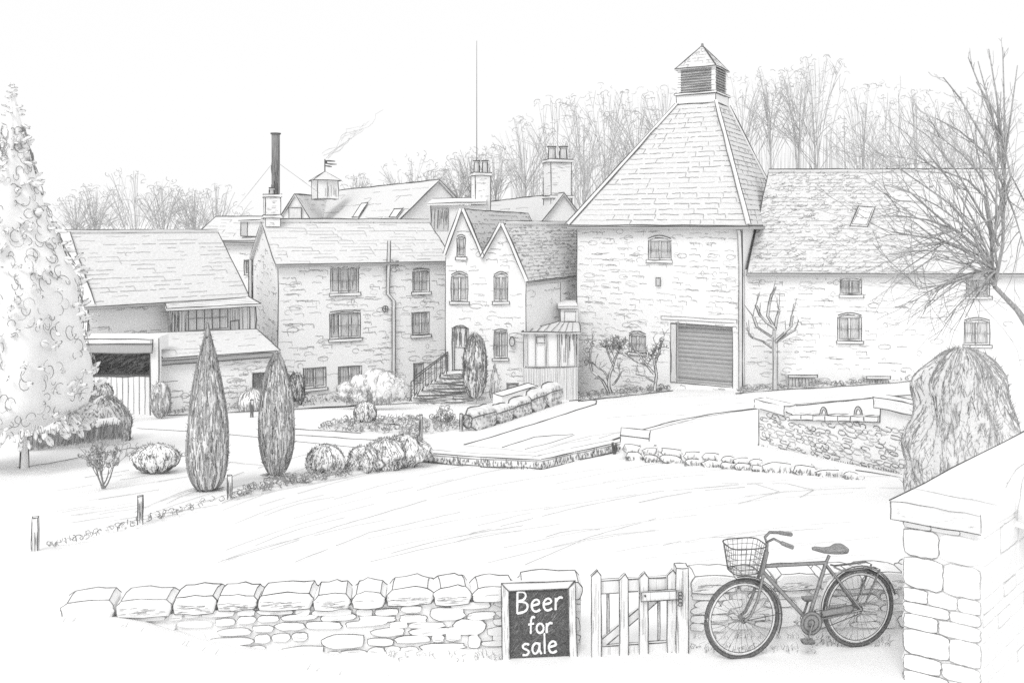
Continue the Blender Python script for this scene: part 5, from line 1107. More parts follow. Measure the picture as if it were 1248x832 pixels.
# stone block trough / sleeper wall on the drive
mb = MB(); A = on(579, 31.6); Bq = on(688, 38.0); d = Bq - A; d.z = 0; L = d.length; d.normalize(); n_ = Vector((d.y, -d.x, 0)); n_ = n_ if n_.y < 0 else -n_; ROCK = mat('rough_rock', .62, .2, 5.0, (1, 1, 1)); s0 = 0
nb_ = [.0, .24, .42, .62, .80, 1.0]
for k in range(5):
    s0, s1 = L * nb_[k], L * nb_[k + 1]; hgt = (.78, .66, .72, .86, .95)[k]; wid = .66; vs = []; na = 16; nt_ = 9
    for j_ in range(nt_):
        t = j_ / (nt_ - 1); e = min(1, .55 + 3.2 * min(t, 1 - t)); c = A + d * (s0 + (s1 - s0) * t - (.02 if t > .5 else -.02)) - n_ * wid * .5; c.z = gz(c.x, c.y) + hgt * .45
        for i in range(na):
            q = 6.283 * i / na; kk = (abs(math.cos(q)) ** 3.2 + abs(math.sin(q)) ** 3.2) ** (-1 / 3.2) * (1 + .14 * noise.noise(Vector((q * 1.1, t * 3 + k * 5, k)))); vs.append(c + n_ * (math.cos(q) * wid * .5 * kk * e) + Vector((0, 0, math.sin(q) * hgt * .55 * kk * e)))
    mb.mesh(vs, [(a * na + i, a * na + (i + 1) % na, (a + 1) * na + (i + 1) % na, (a + 1) * na + i) for a in range(nt_ - 1) for i in range(na)] + [tuple(range(na)), tuple(reversed(range((nt_ - 1) * na, nt_ * na)))], ROCK)
    Yk = A.y + (Bq.y - A.y) * nb_[k]; r = RW(Yk, 1.35)
    for i in (1, 5, 7): mb.tube([vs[a * na + i] + Vector((0, -.02, .02)) for a in range(nt_)], [r * U(.6, 1.2) for _ in range(nt_)], G1, 4)
    mb.tube([vs[a * na + 14] + n_ * .03 for a in range(nt_)], [r * U(.6, 1.2) for _ in range(nt_)], G1, 4)
    for a in (0, nt_ - 1): mb.tube([vs[a * na + i] - d * .01 * (1 if a == 0 else -1) + Vector((0, -.02, .01)) for i in list(range(na)) + [0]], [r * U(.5, 1.1) for _ in range(na + 1)], G1, 4)
    for q in range(110):
        a = random.randint(0, nt_ - 2); i = random.choice((13, 14, 15, 0, 0, 1)); p = vs[a * na + i].lerp(vs[(a + 1) * na + i], rnd()); p2 = vs[a * na + (i + 1) % na].lerp(vs[(a + 1) * na + (i + 1) % na], rnd()); u_ = U(0, .6); mb.line(p.lerp(p2, u_) + n_ * .02, p.lerp(p2, u_ + .45) + n_ * .02, r * .45, G2 if rnd() < .5 else G3)
    if k == 0:
        for q in range(50): a1_, a2_ = vs[random.randint(0, na - 1)], vs[random.randint(0, na - 1)]; p = a1_.lerp(a2_, U(.2, .8)) - d * .02; mb.line(p, p + Vector((.06, 0, U(.05, .16))), r * .45, G2)
solo(mb, 'block_wall', 'low wall of big stone blocks beside the drive below the gables', 'wall', A)
mb = MB(); a, b = on(612, 37.5), on(655, 39.5); dd = (b - a).normalized(); 
mb.hexa([a + Vector(v) for v in ((0, 0, -.2),)] * 0 or [a + Vector((0, 0, -.2)), b + Vector((0, 0, -.2)), b + Vector((-.4, .6, -.2)), a + Vector((-.4, .6, -.2)), a + Vector((0, 0, .5)), b + Vector((0, 0, .75)), b + Vector((-.4, .6, .75)), a + Vector((-.4, .6, .5))], PAPER)
mb.loop([a + Vector((0, -.01, .5)), b + Vector((0, -.01, .75)), b + Vector((-.4, .6, .76)), a + Vector((-.4, .6, .51))], RW(38, 1.3), G1); solo(mb, 'stone_bench', 'plain stone ledge behind the big block wall', 'bench', a)

# mid-ground stone wall with piers and hoops
pA, pB = V2(X(925, 24.5), 24.5), V2(X(1112, 20.2), 20.2); mf = Fac(pA, pB, 22.3)
MW = thing('garden_wall', 'low rubble garden wall with capped end piers on the right', 'wall', VZ((pA + pB) / 2, -2.4))
def mz(px, py): return mf.px(px, py)
a0, a1 = mz(925, 497), mz(958, 497); z_b0, z_b1 = mz(925, 545)[1], mz(1112, 582)[1]
top1 = mz(965, 511); top2 = mz(1073, 514)
outer = [(0, z_b0 - .6), (mf.w, z_b1 - .6), (mf.w, mz(1100, 497)[1]), (mz(1073, 497)[0], mz(1073, 497)[1]), (top2[0], top2[1]), (top1[0], top1[1]), (mz(955, 503)[0], mz(955, 503)[1]), (a1[0] - .12, a0[1]), (0, a0[1])]
mb = MB(); wall_face(mb, mf, outer, [], dens=.15); dpt = .24
for i in range(1, len(outer)): p, q = outer[i], outer[(i + 1) % len(outer)]; mb.poly([mf.W(p), mf.W(q), mf.W(q, -dpt), mf.W(p, -dpt)], PAPER)
mb.poly([mf.W(q, -dpt) for q in outer], PAPER)
px_ = 22.3 / F; z = z_b0 - .3
zr = z_b0 - .05
while zr < a0[1]:
    hrow = U(4.6, 7) * px_; s = U(0, .15)
    while s < mf.w:
        w = U(6, 17) * px_; zc_ = zr + U(-.02, .02) + (z_b1 - z_b0) * s / mf.w * .8; h = hrow * U(.6, .9); c_ = s + w / 2
        if all(inpoly((c_ + a * w, zc_ + b * h), outer) for a, b in ((-.55, 0), (.55, 0), (0, .6), (0, -.2))) and zc_ > z_b0 + (z_b1 - z_b0) * c_ / mf.w and rnd() < .82:
            ph = U(0, 6.28); e = U(.7, 1); kk = 3.0; pts = []
            for a in np.linspace(0, 6.283 * e, 11):
                cc_, ss_ = math.cos(ph + a), math.sin(ph + a); k3 = (abs(cc_) ** kk + abs(ss_) ** kk) ** (-1 / kk) * U(.9, 1.06); pts.append(mf.W((c_ + cc_ * k3 * w * .46, zc_ + ss_ * k3 * h * .48), .006))
            mb.tube(pts, [RW(22, .9) * U(.5, 1.2) for _ in pts], (G2, G3, G1)[random.choice((0, 0, 1, 1, 2))], 3)
            if rnd() < .25:
                for q in range(4): x_ = U(-.35, .2) * w; z_ = U(-.3, .2) * h; mb.line(mf.W((c_ + x_, zc_ + z_), .006), mf.W((c_ + x_ + .06, zc_ + z_ + .01), .006), RW(22, .6), G3)
        s += w
    zr += hrow
for p, q, w_ in ((outer[8], outer[0], 1.5), (outer[4], outer[5], 1.2), (outer[3], outer[4], 1.2)): mb.line(mf.W(p, .01), mf.W(q, .01), RW(22, w_), G1)
for k in range(70): s = mf.w * k / 70; zz = z_b0 + (z_b1 - z_b0) * s / mf.w; h = U(.04, .12); mb.tube([mf.W((s, zz), .05), mf.W((s + .03, zz + h), .06), mf.W((s + .07, zz), .05)], RW(22, .9), G2, 3)
mb.build('masonry', MW)
mb = MB(); N = 7
for k in range(N):
    s0 = top1[0] + (top2[0] - top1[0]) * k / N; s1 = top1[0] + (top2[0] - top1[0]) * (k + 1) / N - .02; za = top1[1] + (top2[1] - top1[1]) * k / N; zc = top1[1] + (top2[1] - top1[1]) * (k + 1) / N
    a = [mf.W((s0, za), .07), mf.W((s1, zc), .07), mf.W((s1, zc), -dpt - .07), mf.W((s0, za), -dpt - .07)]; t = Vector((0, 0, .13)); mb.hexa(a + [p + t for p in a], PAPER)
    for i, j in ((0, 1), (4, 5), (5, 6), (7, 6), (1, 5)): bb = a + [p + t for p in a]; mb.line(bb[i], bb[j], RW(22, 1.1), G1)
q0, q1, q2 = mz(950, 497), mz(957, 504), mz(966, 510)
mb.tube([mf.W(q0, -.1), mf.W(q1, -.1), mf.W(q2, -.1)], .1, PAPER, 6, True); mb.tube([mf.W((q0[0] + .1, q0[1]), .02), mf.W((q1[0] + .1, q1[1] + .05), .02), mf.W((q2[0], q2[1] + .12), .02)], RW(22, 1.2), G1)
mb.build('coping', MW)
for s0, s1, zz, hh in ((-.08, a1[0] + .02, a0[1], .24), (mz(1070, 497)[0] - .05, mf.w + .2, mz(1080, 498)[1], .25)):
    mb = MB(); bb = [mf.W((s0, zz), .1), mf.W((s1, zz), .1), mf.W((s1, zz), -dpt - .1), mf.W((s0, zz), -dpt - .1)]; bb += [p + Vector((0, 0, hh)) for p in bb]; mb.hexa(bb, PAPER)
    for i, j in ((0, 1), (4, 5), (5, 6), (6, 7), (7, 4), (0, 4), (1, 5), (3, 7)): mb.line(bb[i], bb[j], RW(22, 1.3), G1, 1.3)
    m_ = (bb[0] + bb[1]) / 2; mb.line(m_, m_ + Vector((.05, -.01, hh)), RW(22, .9), G2)
    for k in range(12): p = bb[0] + (bb[1] - bb[0]) * rnd() + Vector((0, -.01, hh * U(.1, .9))); mb.line(p, p + Vector((U(.03, .15), -.01, 0)), RW(22, .6), G3)
    mb.build('pier_cap', MW)
for px in (998, 1040):
    s, zz = mz(px, 513); hw_ = 5 * px_; mb = MB(); mb.tube([mf.W((s + hw_ * math.cos(a), zz + .1 + (hw_ * 2.1) * math.sin(a)), -.2) for a in np.linspace(0, math.pi, 9)], .035, GLASSL, 6); mb.tube([mf.W((s + hw_ * 1.2 * math.cos(a), zz + .1 + (hw_ * 2.4) * math.sin(a)), -.17) for a in np.linspace(0, math.pi, 9)], RW(21, 1.2), G1, 4)
    mb.tube([mf.W((s + hw_ * .7 * math.cos(a), zz + .1 + (hw_ * 1.7) * math.sin(a)), -.17) for a in np.linspace(0, math.pi, 9)], RW(21, 1), G2, 4); mb.build('hoop', MW)

# ================================================================== FOREGROUND WALL, GATE, SIGN, BICYCLE, PIER
def dry_wall(name, label, A, Bv, ztop, fade, loc, cop_h=.135, rows=6, th_=.17, seed=1):
    random.seed(seed); fc = Fac(A, Bv, (A.y + Bv.y) / 2); R = thing(name, label, 'wall', loc); Y = fc.Y; zc = ztop - cop_h
    mb = MB(); mb.hexa([fc.W((0, -.15)), fc.W((fc.w, -.15)), fc.W((fc.w, -.15), -th_), fc.W((0, -.15), -th_), fc.W((0, zc)), fc.W((fc.w, zc)), fc.W((fc.w, zc), -th_), fc.W((0, zc), -th_)], PAPER)
    # rubble: wavering courses, now and then a stone two courses high
    hs = [U(.8, 1.25) for _ in range(rows)]; tot = sum(hs); z0 = 0; taken = []
    for r_ in range(rows):
        h = zc * hs[r_] / tot; s = U(-.12, 0)
        while s < fc.w - .03:
            w = U(.11, .2) if rnd() < .35 else U(.2, .42); e = min(fc.w, s + w); c = max(0, s); mid = (c + e) / 2
            if any(a <= mid <= b for a, b, q in taken if q == r_): s = e; continue
            if e - c > .045:
                v = fade(mid / fc.w, r_ / rows); lm = G1 if v > .75 and rnd() < .5 else (G2 if v > .35 else G3); wv = .018 * math.sin(mid * 2.3 + r_); hh = h * U(.74, 1.0); up = 0
                if r_ < rows - 1 and rnd() < .16: hh = h * 1.75; up = h * .4; taken.append((c - .02, e + .02, r_ + 1))
                stone(mb, fc.W((mid, z0 + h / 2 + up + wv + U(-.008, .008))), (fc.u + Vector((0, 0, U(-.05, .05)))).normalized(), Vector((0, 0, 1)), fc.n, (e - c) * U(.9, .98), hh, U(.018, .034), Y, lw=.95, lm=lm, jit=.2, nseg=14, power=U(2.5, 4.5), line=rnd() < v * 1.3)
                if rnd() < v * .35: q = U(c, mid); mb.line(fc.W((q, z0 + h * U(.3, .7)), .034), fc.W((min(e - .02, q + U(.04, .12)), z0 + h * U(.3, .7)), .034), RW(Y, .5), G3)
            s = e
        z0 += h
    mb.build('masonry', R); mb = MB(); s = 0; k_ = 0
    while s < fc.w - .05:
        w = U(.24, .46); e = min(fc.w, s + w); e = fc.w if fc.w - e < .16 else e; j = U(-.022, .018) + .012 * math.sin(s * 2); h1 = ztop + j; d1 = .03 + U(0, .035); ca = U(.025, .06); sk = U(-.025, .03)
        g = .003; v = fade((s + e) / 2 / fc.w, 1.2); zb_ = zc + U(-.015, .008)
        f = [(s + g + .012, zb_ + .004), ((s + e) / 2, zb_ - U(0, .01)), (e - g - .02, zb_ + U(0, .012)), (e - g, zc + cop_h * .35), (e - g + sk * .5, h1 - .045), (e - ca, h1 + U(-.012, .004)), ((s + e) / 2 + U(-.05, .05), h1 + U(0, .02)), (s + ca, h1 + U(-.014, .006)), (s + g + sk * .5, h1 - .05), (s + g, zc + cop_h * .4)]
        f = [q for a_, b_ in zip(f, f[1:] + f[:1]) for q in (a_, ((a_[0] + b_[0]) / 2 + U(-.006, .006), (a_[1] + b_[1]) / 2 + U(-.006, .006)))]
        n = len(f); fr = [fc.W(q, d1) for q in f]; md = [fc.W((q[0] + sk * .4, q[1] + (.018 if q[1] > zc + .05 else 0)), -th_ * .45) for q in f]; bkp = [fc.W((q[0] + sk, q[1] + (.004 if q[1] > zc + .05 else 0)), -th_ - U(.0, .04)) for q in f]
        cap = [p + (sum(fr, Vector()) / n - p) * .12 + fc.n * .02 for p in fr]
        mb.mesh(cap + fr + md + bkp, [tuple(range(n)), tuple(reversed(range(3 * n, 4 * n)))] + [(q * n + i, (q + 1) * n + i, (q + 1) * n + (i + 1) % n, q * n + (i + 1) % n) for q in range(3) for i in range(n)], PAPER)
        lm = G1 if v > .7 else (G2 if v > .4 else G3); r = RW(Y, 1.15)
        if v > .1:
            mb.tube([p + fc.n * .004 for p in fr] + [fr[0]], [r * U(.55, 1.25) for _ in range(n + 1)], lm, 4)
            mb.tube([bkp[i] + Vector((0, 0, .004)) for i in range(8, 17)], [r * U(.5, 1.1) for _ in range(9)], lm, 4)
            for i in (10, 14): mb.tube([p + Vector((0, 0, .003)) for p in (fr[i], md[i], bkp[i])], r * .8, lm, 4)
            if rnd() < .75: zz = h1 - cop_h * U(.4, .55); mb.line(fc.W((s + .02, zz), d1 + .02), fc.W((s + (e - s) * U(.5, .95), zz + U(-.012, .012)), d1 + .02), r * .6, G2 if v > .6 else G3, 2)
        if v > .5 and rnd() < .7:
            for k in range(22): a = U(s + .02, e - .08); zz = U(zc + .01, zc + cop_h * .5); mb.line(fc.W((a, zz), d1 + .022), fc.W((a + U(.03, .1), zz + U(-.004, .01)), d1 + .022), r * .4, G3 if rnd() < .6 else G2, .5)  # hatching draws shade onto the lower half of the coping face
        s = e
    mb.build('coping', R); return fc
WLA, WLB = V2(X(78, 7.25), 7.25), V2(X(708, 7.62), 7.62)
fl = dry_wall('roadside_wall', 'dry stone roadside wall with big coping stones left of the gate', WLA, WLB, .55, lambda s, r: 1.0 if s > .72 else max(.0, (s - .14 + r * .18) / .42) if r < 1 else (1 if s > .3 else .35 + s * 1.5), VZ((WLA + WLB) / 2, 0), seed=11)
WRA, WRB = V2(X(840, 7.88), 7.88), V2(X(1125, 8.0), 8.0)
fr_ = dry_wall('roadside_wall', 'short dry stone wall behind the bicycle, right of the gate', WRA, WRB, .50, lambda s, r: .6 if r < 1 else .7, VZ((WRA + WRB) / 2, 0), rows=5, seed=5)
# grassy bank rising against the left half of the wall
mb = MB(); bx = np.linspace(-9, -.6, 60); by = np.linspace(3.6, 9.2, 44)
def bank(x, y):
    p = x / 7.3 * F + CX; hb_ = np.interp(p, [-600, -150, 60, 125, 170, 215, 255, 310, 380, 440], [0, .25, .42, .42, .37, .28, .19, .10, .04, -.03])
    return gz(x, y) + hb_ * math.exp(-((y - 7.15) / (1.5 if y < 7.15 else .5)) ** 2) - .012 + .012 * noise.noise(Vector((x * 2, y * 2, 0)))
mb.mesh([(x, y, bank(x, y)) for y in by for x in bx], [(j * 60 + i, j * 60 + i + 1, (j + 1) * 60 + i + 1, (j + 1) * 60 + i) for j in range(43) for i in range(59)], LAWNM)
for k in range(14):
    x = U(-3.6, -1.0); y = 7.05; 
    mb.tube([(x, y, bank(x, y) + .01), (x + .03, y - .02, bank(x, y) + U(.03, .06))], [.004, .002], G3, 3)
struct(mb, 'bank')
# gate
gY2 = 7.40; ga = Fac(V2(X(722, gY2), gY2), V2(X(838, gY2 + .12), gY2 + .12), gY2)
GT = thing('picket_gate', 'small wooden picket gate between the two roadside walls', 'gate', ga.W((.4, 0)))
def plank(mb, s0, s1, z0, z1, d0, d1, point=0.0, m=WOOD, lw=1.2):
    prof = [(s0, z0), (s1, z0), (s1, z1 - point), ((s0 + s1) / 2 + .01, z1), (s0, z1 - point)] if point else [(s0, z0), (s1, z0), (s1, z1), (s0, z1)]; n = len(prof)
    a = [ga.W(q, d1) for q in prof]; b = [ga.W(q, d0) for q in prof]; mb.mesh(a + b, [tuple(range(n)), tuple(reversed(range(n, 2 * n)))] + [(i, n + i, n + (i + 1) % n, (i + 1) % n) for i in range(n)], m)
    mb.loop([p + ga.n * .003 for p in a], RW(gY2, lw), G1); mb.loop([p for p in b[2:]], RW(gY2, lw * .8), G1, closed=False)
    for k in range(5): s = U(s0 + .008, s1 - .008); za = U(z0, z1 - .2); mb.line(ga.W((s, za), d1 + .002), ga.W((s, min(z1 - point, za + U(.1, .4))), d1 + .002), RW(gY2, .5), G3, .6)
def gpx(a, b, d=0): return ga.px(a, b, d)
for (xl, xr, yt, yb_) in ((720, 732, 694, 803), (754, 765, 698, 803), (778, 789, 696, 800), (812, 823, 693, 798)):
    mb = MB(); q0, q1 = gpx(xl, yt), gpx(xr, yb_); plank(mb, q0[0], q1[0], max(.004, q1[1]), q0[1], 0, .022, .045); mb.build('picket', GT)
for (yt, yb_) in ((706, 716), (786, 796)):
    mb = MB(); q0, q1 = gpx(731, yt, -.03), gpx(822, yb_, -.03); plank(mb, q0[0], q1[0], q1[1], q0[1], -.04, -.004); mb.build('rail', GT)
mb = MB(); p, q = ga.W(gpx(733, 783, -.05), -.05), ga.W(gpx(812, 716, -.05), -.05); dz = Vector((0, 0, .04)); tn = ga.n * .02
mb.hexa([p - dz + tn, q - dz + tn, q - dz - tn, p - dz - tn, p + dz + tn, q + dz + tn, q + dz - tn, p + dz - tn], WOOD)
for s_ in (-1, 1): mb.line(p + dz * s_ + tn * 1.1, q + dz * s_ + tn * 1.1, RW(gY2, 1.1), G1)
mb.build('brace', GT)
for px in (741, 803):
    mb = MB(); q0, q1 = gpx(px - 1.5, 715, -.05), gpx(px + 1.5, 787, -.05); plank(mb, q0[0], q1[0], q1[1], q0[1], -.07, -.05, 0, lw=.8); mb.build('batten', GT)
mb = MB(); q0, q1 = gpx(780, 719), gpx(828, 727); plank(mb, q0[0], q1[0], q1[1], q0[1], .026, .045, 0, lw=1.1)
c = ga.W(gpx(826, 723), .06)
for k in range(5): mb.box(c + Vector((U(-.02, .02), 0, -.02 * k + .03)), (.018, .012, .01), STEELG)
for k in range(4): mb.tube([c + Vector((.02 * math.cos(a), -.014, -.03 * k + .03 + .015 * math.sin(a))) for a in np.linspace(0, 6.28, 8)], RW(gY2, 1), G1, 4)
mb.tube([ga.W(gpx(784, 722), .05), ga.W(gpx(784, 723), .06)], .008, G1, 6, True); mb.build('latch', GT)
mb = MB(); b = ga.W(gpx(830, 799), 0); hp = ga.W(gpx(830, 689), 0).z; a = mb.box((b.x, b.y, (hp - .1) / 2), (.052, .052, (hp + .1) / 2), WOOD)
for i in range(4): mb.line(a[i], a[i + 4], RW(gY2, 1.3), G1); mb.line(a[i + 4], a[4 + (i + 1) % 4], RW(gY2, 1.2), G1)
for k in range(18): x = U(-.045, .045); z = U(0, hp - .15); mb.line((b.x + x, b.y - .054, z), (b.x + x, b.y - .054, min(hp - .02, z + U(.1, .35))), RW(gY2, .5), G3)
solo(mb, 'gate_post', 'square wooden gate post beside the latch', 'post', Vector((b.x, b.y, 0)))
# chalkboard leaning on the wall
sY = 7.38; sf_ = Fac(V2(X(612, sY), sY - .03), V2(X(703, sY), sY + .03), sY); sg = thing('chalkboard_sign', 'wood framed chalkboard leaning on the wall reading Beer for sale', 'sign', sf_.W((sf_.w / 2, 0)))
zt = sf_.px(655, 713)[1]; lean = lambda z: -.10 * max(0, z) / zt
def SW(s, z, d=0): return sf_.W((s, z), d + lean(z))
fwd = .062; zb0 = 0.0; mb = MB(); mb.hexa([SW(fwd * .8, zb0, .012), SW(sf_.w - fwd * .8, zb0, .012), SW(sf_.w - fwd * .8, zb0, -.012), SW(fwd * .8, zb0, -.012), SW(fwd * .8, zt - .03, .012), SW(sf_.w - fwd * .8, zt - .03, .012), SW(sf_.w - fwd * .8, zt - .03, -.012), SW(fwd * .8, zt - .03, -.012)], BOARD)
for k in range(420):
    s = U(fwd, sf_.w - fwd - .06); z = U(.01, zt - .12); mb.line(SW(s, z, .0125), SW(s + U(.02, .06), z + U(.02, .06), .0125), RW(sY, .55), G1 if rnd() < .7 else G2, .4)
bo = mb.build('board', sg)
mb = MB()
for q in ([(0, -.01), (fwd, -.01), (fwd, zt - fwd), (0, zt)], [(sf_.w - fwd, -.01), (sf_.w, -.01), (sf_.w, zt), (sf_.w - fwd, zt - fwd)], [(fwd, zt - fwd), (sf_.w - fwd, zt - fwd), (sf_.w, zt), (0, zt)]):
    a = [SW(s, z, .025) for s, z in q]; b = [SW(s, z, -.02) for s, z in q]; mb.mesh(a + b, [(0, 1, 2, 3), (7, 6, 5, 4)] + [(i, 4 + i, 4 + (i + 1) % 4, (i + 1) % 4) for i in range(4)], WOOD); mb.loop([p + sf_.n * .004 for p in a], RW(sY, 1.25), G1)
    for k in range(14):
        t, v = rnd(), U(.1, .9); p = a[0] + (a[1] - a[0]) * v; p2 = a[3] + (a[2] - a[3]) * v; p3 = p + (p2 - p) * t; p4 = p + (p2 - p) * min(1, t + .15)
        if len(q) and q[2][0] != sf_.w or q[0][0] > .3: mb.line(p3 + sf_.n * .003, p4 + sf_.n * .003, RW(sY, .45), G3)
mb.build('frame', sg)
GLY = {  # chalk letters as pen strokes, x right, y up, x-height 1
    'B': [[(0, 0), (0.05, 1.75)], [(0.05, 1.72), (.6, 1.7), (.8, 1.4), (.65, 1.08), (.1, .95)], [(.1, .95), (.75, .85), (.95, .5), (.75, .1), (0, 0)]],
    'e': [[(.08, .52), (.75, .6), (.7, .9), (.42, 1.02), (.12, .8), (.05, .45), (.2, .08), (.5, 0), (.8, .16)]],
    'r': [[(.08, 0), (.1, .98)], [(.1, .62), (.3, .92), (.55, 1.0), (.7, .9)]],
    'f': [[(.75, 1.6), (.55, 1.72), (.35, 1.5), (.3, .9), (.28, 0)], [(.02, .92), (.65, 1.0)]],
    'o': [[(.45, 1), (.15, .85), (.05, .48), (.18, .1), (.48, 0), (.78, .2), (.85, .6), (.68, .92), (.42, 1.0)]],
    's': [[(.72, .88), (.45, 1.02), (.15, .86), (.2, .6), (.6, .45), (.74, .22), (.5, .0), (.12, .08)]],
    'a': [[(.72, .85), (.42, 1.0), (.12, .75), (.06, .35), (.28, .02), (.58, .2), (.72, .6)], [(.74, .98), (.72, .3), (.9, .02)]],
    'l': [[(.12, 1.75), (.12, .02)]]}
ADV = {'B': 1.18, 'e': 1.02, 'r': .85, 'f': .85, 'o': 1.08, 's': .95, 'a': 1.08, 'l': .42}
def smooth(pts):
    for _ in range(2):
        q = [pts[0]]
        for a, b in zip(pts[:-1], pts[1:]): q += [(a[0] * .75 + b[0] * .25, a[1] * .75 + b[1] * .25), (a[0] * .25 + b[0] * .75, a[1] * .25 + b[1] * .75)]
        pts = q + [pts[-1]]
    return pts
mb = MB(); pxs = sY / F
for word, x0, ybase, xh, tilt in (('Beer', 631, 750, 14.3, .09), ('for', 644, 773, 11.3, .05), ('sale', 635, 798, 13.4, .09)):
    x = 0
    for ch in word:
        for st in GLY[ch]:
            P3 = []
            for a, b in smooth(st):
                s, z = sf_.px(x0 + (x + a) * xh, ybase - b * xh - (x + a) * xh * tilt); P3.append(SW(s, z, .016))
            mb.tube(P3, [RW(sY, 2.5) * U(.8, 1.15) for _ in P3], CHALK, 5, True)
        x += ADV[ch]
mb.build('lettering', bo)

# bicycle
bF, bR = V2(X(904, 7.38), 7.38), V2(X(1045.5, 7.60), 7.60); bc = Fac(bF, bR, 7.48)
def bz(px, py, d=0.0):
    q = bc.px(px, py, d); return bc.W((q[0], q[1]), d)
BK = thing('bicycle', 'old upright bicycle with wire front basket leaning by the stone wall', 'bicycle', VZ((bF + bR) / 2, 0))
RWH = .335; dl = lambda z: 0
def wheel(cx2):
    c = VZ(cx2, RWH); mb = MB(); W_ = thing('x', '', '', c) if False else None
    def ring(rad, d=0, n=48): return [c + bc.u * (rad * math.cos(a)) + Vector((0, 0, rad * math.sin(a))) + bc.n * d for a in np.linspace(0, 2 * math.pi, n + 1)]
    mb.tube(ring(RWH - .015), .015, TYRE, 8); mb.tube(ring(RWH - .0, .006), RW(7.4, .9), G1, 4); mb.tube(ring(RWH - .032, .010), RW(7.4, .8), G1, 4)
    ty = mb.build('wheel', BK); mb = MB(); mb.tube(ring(RWH - .047), .011, GLASSL, 6); mb.tube(ring(RWH - .058, .009), RW(7.4, .7), G1, 4); mb.build('rim', ty)
    mb = MB()
    for k in range(28):
        a = 2 * math.pi * k / 28; b_ = a + (.28 if k % 2 else -.28); dd = .02 if (k // 2) % 2 else -.02
        mb.tube([c + bc.u * (.018 * math.cos(b_)) + Vector((0, 0, .018 * math.sin(b_))) + bc.n * dd, c + bc.u * ((RWH - .05) * math.cos(a)) + Vector((0, 0, (RWH - .05) * math.sin(a)))], .0023, G2, 3)
    mb.build('spokes', ty); mb = MB(); mb.tube([c - bc.n * .04, c + bc.n * .04], .019, BIKE, 10, True); mb.tube([c - bc.n * .055, c + bc.n * .055], .009, G1, 8, True)
    mb.tube([c + bc.u * (.022 * math.cos(a)) + Vector((0, 0, .022 * math.sin(a))) + bc.n * .04 for a in np.linspace(0, 6.283, 13)], .004, G1, 4); mb.build('hub', ty); return c
cF = wheel(bF); cR = wheel(bR)
def btube(mb, pts, r, m=BIKE, n=8):
    mb.tube(pts, r, m, n, True)
    for o in (-1, 1):      # dark edge along each side of the tube
        q = []
        for i, p in enumerate(pts):
            t = (Vector(pts[min(i + 1, len(pts) - 1)]) - Vector(pts[max(i - 1, 0)])).normalized(); sd = t.cross(bc.n).normalized(); q.append(Vector(p) + sd * (o * r * .92) + bc.n * r * .45)
        mb.tube(q, RW(7.4, .75), G1, 4)
ht, hl = bz(934, 671), bz(927.5, 700); BBp = bz(984, 755); stp = bz(1006.5, 685)
mb = MB(); btube(mb, [bz(933, 689), stp], .0145); btube(mb, [bz(929.5, 696), BBp], .0165); btube(mb, [stp + (stp - BBp).normalized() * .01, BBp], .0155); btube(mb, [ht, hl], .02)
for s_ in (-1, 1):
    o = bc.n * (.05 * s_); btube(mb, [stp + Vector((0, 0, -.02)) + bc.n * .015 * s_, cR + o], .009); btube(mb, [BBp + bc.n * .03 * s_, cR + o], .0095)
mb.tube([BBp - bc.n * .04, BBp + bc.n * .04], .024, BIKE, 10, True); mb.build('frame', BK)
mb = MB()
for s_ in (-1, 1): o = bc.n * (.045 * s_); btube(mb, [hl + o * .7, bz(920, 728) + o, bz(911.5, 747) + o, cF + o], .0115)
mb.tube([hl - bc.n * .045, hl + bc.n * .045], .016, BIKE, 8, True); mb.build('fork', BK)
# handlebar: stem, two swept arms
stem = bz(934.5, 661); mb = MB(); btube(mb, [ht, stem], .0125); arms = []
for pts, s_ in (([(934.5, 661), (932, 654), (938, 648), (949, 648.5)], -1), ([(935, 660), (943, 656), (952, 661)], 1)):
    P3 = []; n = len(pts)
    for i, (a, b) in enumerate(pts): P3.append(bz(a, b, .17 * s_ * i / (n - 1)))
    P3 = [P3[0]] + P3[1:]; btube(mb, P3, .0105); arms.append((P3[-1], s_))
hbm = mb.build('handlebar', BK)
for (p, s_), e in zip(arms, ((965, 651), (967, 667))):
    q = bz(e[0], e[1], .2 * s_); mb = MB(); mb.tube([p, p + (q - p) * .08, q - (q - p) * .05, q], [.013, .018, .018, .014], LEATH, 8, True)
    for k in range(5): c = p + (q - p) * (.1 + .2 * k); mb.tube([c + Vector((0, .018 * math.cos(a), .0185 * math.sin(a))) for a in np.linspace(0, 6.28, 9)], .0016, G1, 3)
    mb.build('grip', hbm)
# saddle
mb = MB(); sp0, sp1 = bz(990, 667), bz(1031, 668.5); ax = (sp1 - sp0); Ls = ax.length; ax.normalize(); vs = []; na = 12; prof = [(0, .012, .018, .0), (.1, .022, .028, .002), (.35, .03, .036, -.008), (.6, .055, .04, -.004), (.8, .085, .05, .012), (.93, .08, .05, .016), (1, .05, .03, .012)]
for t, hw_, hh, dz in prof:
    c = sp0 + ax * Ls * t + Vector((0, 0, dz - .004))
    for k in range(na): a = 2 * math.pi * k / na; vs.append(c + bc.n * (hw_ * math.cos(a)) + Vector((0, 0, hh * (.5 * math.sin(a) if math.sin(a) > 0 else .95 * math.sin(a)))))
nr = len(prof); mb.mesh(vs, [(j * na + k, j * na + (k + 1) % na, (j + 1) * na + (k + 1) % na, (j + 1) * na + k) for j in range(nr - 1) for k in range(na)] + [tuple(range(na)), tuple(range((nr - 1) * na, nr * na))], LEATH)
sdl = mb.build('saddle', BK); mb = MB(); btube(mb, [stp, bz(1010.5, 676)], .012); mb.build('seat_post', BK)
